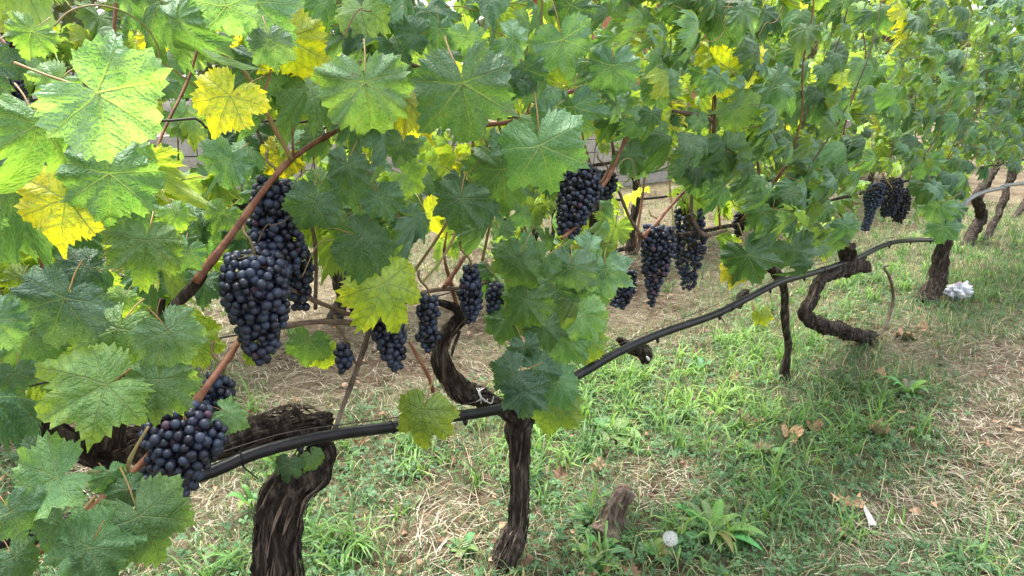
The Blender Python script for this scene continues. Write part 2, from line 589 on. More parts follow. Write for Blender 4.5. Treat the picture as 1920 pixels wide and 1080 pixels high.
def scatter_leafy(n, centre, rad, col_a, col_b, size, sd):
    g = np.random.default_rng(sd)
    d = g.normal(size=(n, 3)); d /= np.linalg.norm(d, axis=1)[:, None]
    rr = g.uniform(.35, 1, n) ** .5
    wob = np.array([1 + .35 * noise.noise(Vector(tuple(v * 1.7)) + Vector((sd, 0, 0))) for v in d])
    P = np.array(centre) + d * (rr * wob)[:, None] * np.array(rad)
    P[:, 2] = np.maximum(P[:, 2], .03)
    t = g.normal(size=(n, 3)); t /= np.linalg.norm(t, axis=1)[:, None]
    b = np.cross(t, g.normal(size=(n, 3))); b /= np.linalg.norm(b, axis=1)[:, None]
    sz = size * g.uniform(.6, 1.4, n)[:, None]
    V = np.stack([P - t * sz, P + b * sz * .45, P + t * sz, P - b * sz * .45], 1).reshape(-1, 3)
    Fq = np.arange(4 * n).reshape(n, 4)
    k = g.uniform(0, 1, n)[:, None]
    c = np.array(col_a) * (1 - k) + np.array(col_b) * k
    return V, Fq, np.repeat(c, 4, 0)

tree_data = [(-4.5, 4.4, 1.3, 'olive tree with grey-green crown before the block wall on the left'),
             (-.8, 8.2, 1.3, 'bushy dark green tree over the block wall behind the yellowest leaves'),
             (2.8, 8.4, 1.5, 'broad tree behind the block wall above the middle bunches'),
             (6.2, 4.3, 1.25, 'twiggy brownish shrub before the wall beside the brick outbuilding'),
             (9.5, 4.3, 1.2, 'brown-green shrub in front of the brick outbuilding'),
             (14.0, 8.3, 1.7, 'tall tree behind the wall at the far right end')]
for i, (s, q, rr, lab) in enumerate(tree_data):
    if i == 3: s = sval(at(1540, 60, q))
    if i == 4: s = sval(at(1690, 60, q))
    if i == 5: s = sval(at(1800, 60, q))
    b = row(s, q, 0)
    t_ = empty('background_tree', b)
    tag(t_, lab, 'tree', 'trees behind the wall')
    mb = MB()
    tube_into(mb, [(b, .12), (b + Vector((.05, 0, .7)), .09), (b + Vector((.1, .1, 1.5)), .05)], 10, .1, .15)
    for k in range(7):
        a = k * .9
        tube_into(mb, [(b + Vector((.05, 0, .6 + .1 * k)), .04), (b + Vector((math.cos(a) * rr * .7, math.sin(a) * rr * .7, 1.2 + .18 * k)), .012)], 6, .2)
    link('trunk', mb.mesh('trunk', [M_BARK]), t_)
    ca, cb = ((.05, .08, .03), (.16, .18, .08)) if i not in (3, 4) else ((.09, .07, .05), (.14, .17, .07))
    V, Fq, c = scatter_leafy(8000, b + Vector((0, 0, 1.5 + rr * .75)), (rr * 1.35, rr * 1.1, rr * 1.15), ca, cb, .075, 40 + i)
    tag(link('crown', npmesh('crown', V, Fq, [M_GRASS], c, smooth=False), t_), kind='stuff')

# ------------------------------------------------------------------ leaf shapes
def leaf_shape(sd, lob=1.0, cup=.25, fold=.1, rip=.05, curl=.25, teeth=46, droop=0.0, rings=(.22, .45, .68, .86), hi=True):
    g = random.Random(sd)
    j = lambda a: a * g.uniform(.92, 1.08)
    ctrl = [(0, j(.62) * g.uniform(.9, 1.12)), (12, .55), (27, .50 - .11 * lob), (38, .50), (51, j(.56) * g.uniform(.9, 1.12)), (64, .50), (78, .49 - .10 * lob), (90, .475), (104, j(.50)), (125, .44), (146, j(.40)), (162, .30), (172, .15), (180, .04)]
    ctrl = [(a, r_ * g.uniform(.93, 1.07)) for a, r_ in ctrl]
    ctrlL = [(a, r_ * g.uniform(.88, 1.1)) for a, r_ in ctrl]
    def rad(th):
        c = ctrl if th >= 0 else ctrlL
        a = abs(math.degrees(th))
        for i in range(len(c) - 1):
            if c[i][0] <= a <= c[i + 1][0]:
                t = (a - c[i][0]) / (c[i + 1][0] - c[i][0])
                t = t * t * (3 - 2 * t)
                return c[i][1] * (1 - t) + c[i + 1][1] * t
        return .05
    # outline with teeth
    out = []
    th = -math.pi * .985
    k = 0
    n_t = teeth
    jit = [0] + [g.uniform(-.3, .3) for _ in range(teeth)]; jit[-1] = 0
    for i in range(n_t):
        a0 = -math.pi * .985 + ((i + jit[i]) / n_t) * math.pi * 1.97
        a1 = -math.pi * .985 + ((i + 1 + jit[i + 1]) / n_t) * math.pi * 1.97
        da = a1 - a0
        amp = .055 * g.uniform(.25, 1.5) * min(1, rad((a0 + a1) / 2) / .4)
        pk = .62 if a0 > 0 else .38
        pk = 1 - pk if abs(a0) > 1.9 else pk
        out.append((a0, rad(a0) - amp * .35, rad(a0)))
        ap = a0 + da * (pk + g.uniform(-.08, .08))
        out.append((ap, rad(ap) + amp * .75, rad(ap)))
    out.append((math.pi * .985, rad(math.pi * .985), rad(math.pi * .985)))
    ph = [g.uniform(0, 6.28) for _ in range(5)]
    def zf(x, y):
        r_ = math.hypot(x, y); t = math.atan2(x, y)
        z = -cup * r_ * r_ * 1.3
        z += fold * abs(x) * (1 if y > -.1 else .7)
        z += rip * r_ * r_ * 4 * math.sin(t * 5 + ph[0]) + rip * 2.4 * r_ ** 3 * 4 * math.sin(t * 11 + ph[1])
        z -= curl * max(0, y) ** 2 * 1.5
        z -= droop * abs(x) ** 2 * 3
        z += .03 * noise.noise(Vector((x * 4 + sd, y * 4, 0)))
        # raised between the main veins
        phi = (abs(t) / R(51)); phi = abs(phi - round(phi))
        z += .03 * phi * min(1, r_ * 3)
        return z
    V, UV, Fs, MI = [], [], [], []
    V.append((0, 0, zf(0, 0))); UV.append((0, 0))
    m_ = len(out)
    fr = list(rings) + [1.0]
    for f_ in fr:
        for (a, ro, rs) in out:
            base = rs * f_ if f_ < .99 else ro
            if f_ > .8 and f_ < .99: base = rs * f_ * .5 + ro * f_ * .5
            x, y = math.sin(a) * base, math.cos(a) * base
            V.append((x, y, zf(x, y))); UV.append((x, y))
    for i in range(m_ - 1):
        Fs.append((0, 1 + i + 1, 1 + i, 0)[:3])
    Q = []
    for k in range(len(fr) - 1):
        o0, o1 = 1 + k * m_, 1 + (k + 1) * m_
        for i in range(m_ - 1):
            Q.append((o0 + i, o0 + i + 1, o1 + i + 1, o1 + i))
    # triangles only
    T = [(a, b, c) for a, b, c in Fs]
    for a, b, c, d in Q:
        T.append((a, b, c)); T.append((a, c, d))
    MI = [0] * len(T)
    # stalk
    if hi:
        mb = MB()
        L = g.uniform(.38, .62)
        sx = g.uniform(-.12, .12)
        tube_into(mb, [(Vector((0, .02, zf(0, 0) - .004)), .012), (Vector((sx * .3, -.12, -.09)), .011), (Vector((sx, -L * .65, -.24)), .011), (Vector((sx * 1.4, -L, -.46)), .013)], sides=5, step=.09)
        o = len(V)
        for v in mb.v: V.append(v); UV.append((0, 0))
        for f_ in mb.f:
            f_ = [q + o for q in f_]
            T.append((f_[0], f_[1], f_[2])); MI.append(1)
            if len(f_) == 4: T.append((f_[0], f_[2], f_[3])); MI.append(1)
    return V, T, UV, MI

def leaf_mesh(name, mat, sd, **kw):
    V, T, UV, MI = leaf_shape(sd, **kw)
    me = npmesh(name, V, T, [mat, M_PET], uvs=UV, mi=MI)
    # make the upper side face +Z
    return me

LEAVES, CURLY = [], []
for i in range(16):
    g = random.Random(200 + i)
    LEAVES.append(leaf_mesh('leaf', M_LEAF, 100 + i, lob=g.uniform(-.15, 1.4), cup=g.uniform(.0, .9), fold=g.uniform(-.35, .6), rip=g.uniform(.03, .12), curl=g.uniform(-.1, 1.1), droop=g.uniform(0, .3), teeth=g.choice([34, 38, 42])))
for i in range(12):
    g = random.Random(400 + i)
    CURLY.append(leaf_mesh('leaf', M_LEAF, 300 + i, lob=g.uniform(.0, 1.4), cup=g.uniform(.5, 1.3), fold=g.uniform(-.7, .7), rip=g.uniform(.05, .13), curl=g.uniform(.2, 1.3), droop=g.uniform(0, .5), teeth=44))
SMALL = []
for i in range(14):
    g = random.Random(500 + i)
    SMALL.append(leaf_mesh('leaf', M_LEAF, 600 + i, lob=g.uniform(-.1, 1.3), cup=g.uniform(0, .8), fold=g.uniform(-.3, .5), rip=g.uniform(.03, .1), curl=g.uniform(0, .8), teeth=30, rings=(.4, .75), droop=g.uniform(0, .2)))

nleaf = {}
def put_leaf(me, parent, p, ydir, nrm, size, hue, dmg=0., bloom=0., name='leaf'):
    y = ydir.normalized()
    z = (nrm - y * nrm.dot(y))
    if z.length < 1e-4: z = y.orthogonal()
    z.normalize()
    x = y.cross(z)
    m = Matrix(((x.x, y.x, z.x, p.x), (x.y, y.y, z.y, p.y), (x.z, y.z, z.z, p.z), (0, 0, 0, 1)))
    o = link(name, me, parent, m @ Matrix.Scale(size, 4))
    o.color = (max(0, min(1, hue)), dmg, bloom, 1)
    nleaf[parent.name] = nleaf.get(parent.name, 0) + 1
    return o

# ------------------------------------------------------------------ vines of the front row
GA = 'vines of the front row'
def vine(loc, label, group=GA):
    o = empty('grapevine', loc)
    tag(o, label, 'grapevine', group)
    return o

A = []   # (s, vine)
def addA(s, px, py, label):
    q = qground(px, py) if px else 0
    loc = gnd(px, py) if px else row(s, 0, 0)
    v_ = vine(loc, label)
    A.append((s, v_))
    return v_, q

vL, _ = addA(-1.55, None, None, 'vine growing at the left edge whose broad pale leaves hang nearest')
v1 = vine(at(520, 1165, 0), 'vine with the thickest twisted trunk and a heavy arm reaching left'); A.append((-.6, v1))
v2 = vine(at(938, 1120, 0), 'vine with straight shaggy trunk and S-shaped arm with a white tie'); A.append((0.0, v2))
v2b, _ = addA(.85, None, None, 'vine whose dark cut knot hangs under the black hose in the middle')
v3, q3 = addA(1.7, 1471, 718, 'vine with a thin upright stem between the middle and bent trunks')
v4, q4 = addA(2.65, 1633, 636, 'vine with low zigzag trunk lying along the grass and knobbly head')
v5, q5 = addA(3.75, 1742, 566, 'vine with short dark leaning trunk beside the white plastic bag')
v6, q6 = addA(4.9, 1812, 462, 'vine with dark S-curved trunk just beyond the grey pipe bend')
v7, q7 = addA(5.8, 1847, 449, 'vine with slim slanting trunk, second beyond the grey pipe bend')
v8, q8 = addA(6.7, 1897, 413, 'vine with very thin slanting trunk, third beyond the grey pipe bend')
v9, _ = addA(7.7, None, None, 'farthest vine of the front row at the right edge of the picture')

def trunk(v_, pts, q, mat=M_BARK, bark=.2, name='trunk', sides=64, step=.006, seed=0):
    return tube(name, pxpath(pts, q), mat, v_, sides=sides, step=step, bark=bark, seed=seed)

trunk(v1, [(520, 1175, 50), (525, 1100, 39), (520, 1010, 36), (532, 935, 39), (574, 888, 36), (597, 852, 28), (603, 828, 20)], 0, seed=1, bark=.21)
trunk(v1, [(612, 795, 20), (604, 793, 25), (575, 795, 25), (530, 799, 23), (470, 815, 28), (400, 838, 24), (310, 842, 26), (240, 835, 33), (195, 848, 30), (150, 835, 22), (80, 812, 22), (0, 790, 20), (-160, 770, 20)], .02, name='arm', seed=4, bark=.22)
trunk(v1, [(200, 835, 26), (205, 790, 24), (210, 750, 24), (235, 715, 15), (262, 690, 8)], .0, name='spur', seed=7, bark=.35)
trunk(v1, [(570, 785, 7), (556, 770, 5), (548, 760, 2)], -.02, name='spur', seed=9, sides=10)
trunk(v1, [(318, 575, 5), (340, 560, 8), (362, 538, 9), (380, 512, 8)], -.11, name='spur', mat=M_BARK, seed=8, sides=16, bark=.35)
trunk(v1, [(303, 560, 6), (300, 600, 7), (306, 640, 5)], 0, name='spur', seed=3, sides=12)
trunk(v2, [(936, 1140, 26), (942, 1065, 20), (960, 1015, 24), (973, 975, 18), (973, 900, 16), (973, 850, 18), (975, 805, 24), (988, 788, 16)], 0, seed=12, bark=.2)
trunk(v2, [(975, 800, 14), (950, 775, 15), (905, 742, 17), (862, 735, 19), (834, 695, 17), (829, 650, 13), (848, 612, 13), (868, 590, 13), (850, 574, 8), (815, 566, 5)], .01, name='arm', seed=14, bark=.24)
trunk(v2, [(862, 620, 3), (850, 655, 3), (847, 668, 2)], -.02, name='spur', seed=15, sides=8)
trunk(v2b, [(1160, 636, 4), (1180, 650, 9), (1202, 660, 14), (1206, 680, 7)], 0.02, name='knot', seed=17, sides=16, bark=.35)
trunk(v2, [(985, 800, 12), (1012, 740, 10), (1045, 660, 9), (1085, 560, 9), (1108, 470, 8), (1113, 410, 9), (1116, 372, 7)], .05, name='arm', seed=18, sides=14, bark=.2)
trunk(v3, [(1470, 728, 11), (1471, 700, 9), (1478, 650, 7), (1472, 600, 7), (1471, 548, 7), (1462, 520, 10), (1440, 500, 7)], q3, seed=21, sides=16, bark=.22)
trunk(v3, [(1400, 545, 5), (1392, 560, 8), (1385, 578, 4)], q3, name='spur', seed=22, sides=12, bark=.35)
trunk(v4, [(1655, 640, 8), (1633, 634, 12), (1590, 623, 12), (1533, 607, 13), (1513, 590, 12), (1520, 560, 11), (1533, 537, 11), (1557, 513, 11), (1590, 500, 15), (1612, 497, 15), (1625, 502, 9)], q4, seed=25, bark=.26, sides=24)
trunk(v4, [(1585, 520, 6), (1590, 495, 14), (1588, 475, 16), (1580, 460, 9), (1560, 452, 5)], q4, name='spur', seed=27, bark=.35, sides=18)
trunk(v5, [(1738, 572, 21), (1746, 550, 17), (1757, 520, 16), (1764, 490, 13), (1769, 460, 12), (1772, 440, 12), (1768, 400, 10)], q5, seed=31, bark=.22, sides=20)
trunk(v6, [(1811, 466, 11), (1827, 430, 9), (1842, 408, 9), (1832, 372, 8), (1850, 340, 7), (1866, 315, 7), (1887, 283, 7)], q6, seed=34, bark=.25, sides=18)
trunk(v7, [(1846, 452, 7), (1870, 405, 6), (1887, 360, 6), (1900, 320, 7), (1913, 277, 7)], q7, seed=36, bark=.22, sides=16)
trunk(v8, [(1896, 416, 5), (1917, 387, 5), (1940, 350, 6), (1950, 300, 6)], q8, seed=38, bark=.2, sides=12)
b = row(7.7, 0, 0)
tube('trunk', [(b, .04), (b + Vector((0, 0, .4)), .035), (b + Vector((.05, 0, .8)), .03)], M_BARK, v9, sides=12, step=.03, bark=.2)
b = row(-1.55, 0, 0)
tube('trunk', [(b, .05), (b + Vector((0.03, 0, .3)), .045), (b + Vector((-.02, 0, .6)), .04)], M_BARK, vL, sides=16, step=.02, bark=.2)

def strips(v_, pts, q, n, seed=0):
    path = catmull(pxpath(pts, q), .01)
    g = random.Random(seed)
    mb = MB()
    for k in range(n):
        i0 = g.randrange(0, max(1, len(path) - 8)); L = g.randrange(5, 16)
        a = g.uniform(0, 6.28); w = g.uniform(.0012, .004)
        V = []
        seg = path[i0:i0 + L]
        if len(seg) < 4: continue
        for i, (p, r_) in enumerate(seg):
            t = (path[min(i0 + i + 1, len(path) - 1)][0] - path[max(0, i0 + i - 1)][0]).normalized()
            x = (Vector((1, 0, 0)) - t * t.x).normalized(); y = t.cross(x)
            f_ = i / (len(seg) - 1)
            aa = a + .25 * f_
            d_ = x * math.cos(aa) + y * math.sin(aa); e_ = t.cross(d_)
            lift = 1.02 + .10 * (abs(f_ - .5) * 2) ** 2 * g.uniform(.2, 1.5)
            ww = w * (1 - abs(f_ - .5) * 1.6)
            V += [p + d_ * r_ * lift - e_ * ww, p + d_ * r_ * (lift + .03), p + d_ * r_ * lift + e_ * ww]
        Fs = []
        for i in range(len(seg) - 1):
            for j in range(2): Fs.append((i * 3 + j, i * 3 + j + 1, i * 3 + j + 4, i * 3 + j + 3))
        mb.add(V, Fs, g.choice([0, 0, 1]))
    tag(link('loose_bark', mb.mesh('loose_bark', [M_BARK, M_BARKW]), v_), kind='stuff')
strips(v1, [(520, 1175, 50), (525, 1100, 42), (520, 1010, 39), (534, 935, 43), (575, 885, 38), (598, 838, 30)], 0, 130, 1)
strips(v1, [(600, 812, 25), (575, 790, 27), (530, 790, 27), (470, 815, 25), (400, 838, 24), (310, 842, 26), (240, 835, 33), (195, 848, 30), (150, 835, 22)], .02, 160, 2)
strips(v2, [(936, 1140, 26), (942, 1065, 20), (960, 1015, 24), (973, 975, 18), (973, 900, 16), (973, 850, 18), (975, 805, 24)], 0, 130, 3)
strips(v2, [(950, 775, 15), (905, 742, 17), (862, 735, 19), (834, 695, 17), (829, 650, 13), (848, 612, 13), (868, 590, 13)], .01, 90, 4)
strips(v4, [(1590, 623, 12), (1533, 607, 13), (1513, 590, 12), (1520, 560, 11), (1533, 537, 11), (1557, 513, 11), (1590, 500, 15)], q4, 60, 5)
strips(v5, [(1738, 572, 21), (1746, 550, 17), (1757, 520, 16), (1764, 490, 13), (1769, 460, 12)], q5, 50, 6)

def canepx(v_, pts, q, mat=M_CANE, name='cane', sides=9):
    return tube(name, pxpath(pts, q), mat, v_, sides=sides, step=.01, nodes=True)
canepx(v1, [(366, 530, 8), (396, 490, 7.5), (440, 432, 6.3), (500, 350, 5.8), (545, 300, 5.2), (600, 262, 5), (668, 226, 4)], -.12)
canepx(v1, [(548, 300, 4.5), (520, 250, 4), (497, 205, 4), (468, 150, 4), (450, 125, 3), (400, 90, 2.4), (358, 62, 1.6)], -.13, M_CANEG)
canepx(v1, [(486, 203, 2.5), (500, 160, 2.2), (508, 130, 1.6)], -.13, M_CANE)
canepx(v1, [(548, 235, 1.8), (549, 270, 1.8), (550, 300, 1.8)], -.13, M_CANE)
canepx(v1, [(465, 505, 2.5), (530, 535, 4.5), (600, 568, 4), (690, 602, 3.5)], -.06, M_OLD)
canepx(v1, [(505, 620, 5), (560, 607, 5), (620, 603, 5), (700, 607, 4)], -.05, M_OLD)
canepx(v1, [(695, 610, 4), (680, 660, 5), (655, 730, 4.5), (628, 805, 4)], -.03, M_BARKW)
canepx(v1, [(672, 690, 2.4), (655, 655, 2), (640, 620, 1.8)], -.03, M_OLD)
canepx(vL, [(470, 590, 4, .14), (440, 652, 6, .06), (395, 715, 6.5), (330, 800, 8), (255, 880, 7), (170, 958, 8), (60, 1040, 8), (-60, 1120, 9)], -.16)
canepx(vL, [(44, 1050, 3), (100, 1003, 4), (150, 965, 4), (178, 930, 3)], -.2, M_CANEG)
canepx(vL, [(278, 800, 2.5), (240, 875, 3.5), (262, 920, 2.5), (276, 945, 2.5)], -.22, M_CANEG)
canepx(vL, [(187, 200, 4), (195, 240, 4.5), (210, 285, 4)], -.24, M_CANEG)
canepx(vL, [(168, 253, 1.8), (190, 275, 1.8), (205, 285, 2)], -.2, M_CANE)
canepx(vL, [(0, 72, 4), (12, 90, 5), (24, 115, 5)], .3)
canepx(v2, [(897, 433, 3.6), (873, 477, 4), (848, 517, 4.4), (830, 542, 4.5)], -.02)
canepx(v2, [(838, 435, 1.8), (833, 480, 2.4), (845, 530, 4), (857, 575, 4)], .01)
canepx(v2, [(865, 415, 2), (832, 480, 2.5), (790, 532, 2)], -.05, M_CANEG)
canepx(v2, [(930, 526, 3), (860, 540, 3.5), (790, 550, 4.5), (700, 600, 3)], -.02, M_OLD)
canepx(v2, [(768, 642, 3), (790, 680, 3.4), (806, 712, 3.4), (812, 735, 3)], -.1)
canepx(v2, [(947, 203, 4.5), (987, 233, 5.5), (1010, 262, 4)], .0)
canepx(v2, [(880, 236, 4), (960, 228, 4.5), (1000, 205, 4.5), (1060, 176, 4), (1107, 158, 3)], -.02)
canepx(v2, [(880, 300, 3), (905, 285, 3.5), (930, 268, 3)], .03)
canepx(v2, [(764, 118, 4), (790, 128, 4), (806, 130, 3)], -.02, M_OLD)
canepx(v2b, [(1183, 235, 3), (1165, 280, 3.5), (1140, 335, 3.5), (1120, 362, 3.5), (1097, 407, 3.5), (1053, 448, 3.5)], -.08)
canepx(v2b, [(1146, 260, 2.5), (1150, 300, 3), (1126, 345, 3)], -.04)
canepx(v3, [(1282, 360, 3), (1250, 395, 3), (1227, 423, 3.5), (1204, 444, 4)], .0)
canepx(v3, [(1160, 358, 2.5), (1180, 407, 3), (1200, 443, 4), (1192, 478, 3.5)], .02, M_OLD)
canepx(v3, [(1340, 130, 2.5), (1341, 190, 2.5), (1338, 250, 3.5)], -.05)
canepx(v3, [(1262, 208, 3), (1300, 215, 4), (1340, 227, 4)], -.02, M_OLD)
canepx(v3, [(1300, 340, 3), (1297, 400, 3), (1320, 440, 3.5), (1360, 432, 3)], 0, M_OLD)
canepx(v4, [(1420, 300, 2.4), (1425, 360, 2.6), (1415, 420, 3), (1440, 500, 4)], q4, M_OLD)

# random upright shoots
def shoots(v_, s, q0, n, top=1.85, low=.62, sc=1.0):
    mb = MB()
    for k in range(n):
        s0 = s + rnd.uniform(-.4, .4)
        p = row(s0, q0 + rnd.uniform(-.04, .04), low + rnd.uniform(-.005, .01))
        pts = [(p, .0036 * sc)]
        dq, ds = rnd.uniform(-.22, .22), rnd.uniform(-.3, .3)
        zt = top + rnd.uniform(-.35, .1)
        for i in range(1, 6):
            f_ = i / 5
            pts.append((row(s0 + ds * f_ + rnd.uniform(-.04, .04), q0 + dq * math.sin(f_ * 2.2) + rnd.uniform(-.02, .02), p.z + (zt - p.z) * f_), (.0036 - .002 * f_) * sc))
        tube_into(mb, pts, sides=6, step=.035, nodes=True)
        if True:
            o = link('cane', mb.mesh('cane', [rnd.choice([M_CANE, M_CANEG, M_OLD])]), v_)
            mb = MB()
LW = [at(x, y, .03) for x, y in [(-300, 790), (0, 735), (200, 690), (400, 637), (450, 627), (600, 600), (800, 560), (950, 520), (1200, 460), (1420, 410), (1700, 340), (1950, 295)]]
def zlow(s): return float(np.interp(s, [sval(p) for p in LW], [p.z for p in LW]))
for s, v_ in A:
    shoots(v_, s, .03, 5 if s < 2 else 4, low=zlow(s) if s > .6 else .85)
    if s > .6:
        tube('cordon', [(row(s - .42 + k * .14, .03, zlow(s - .42 + k * .14) + rnd.uniform(-.006, .006)), .0075 - .0005 * abs(k - 3)) for k in range(7)], M_BARK, v_, sides=10, step=.02, bark=.15, seed=s)

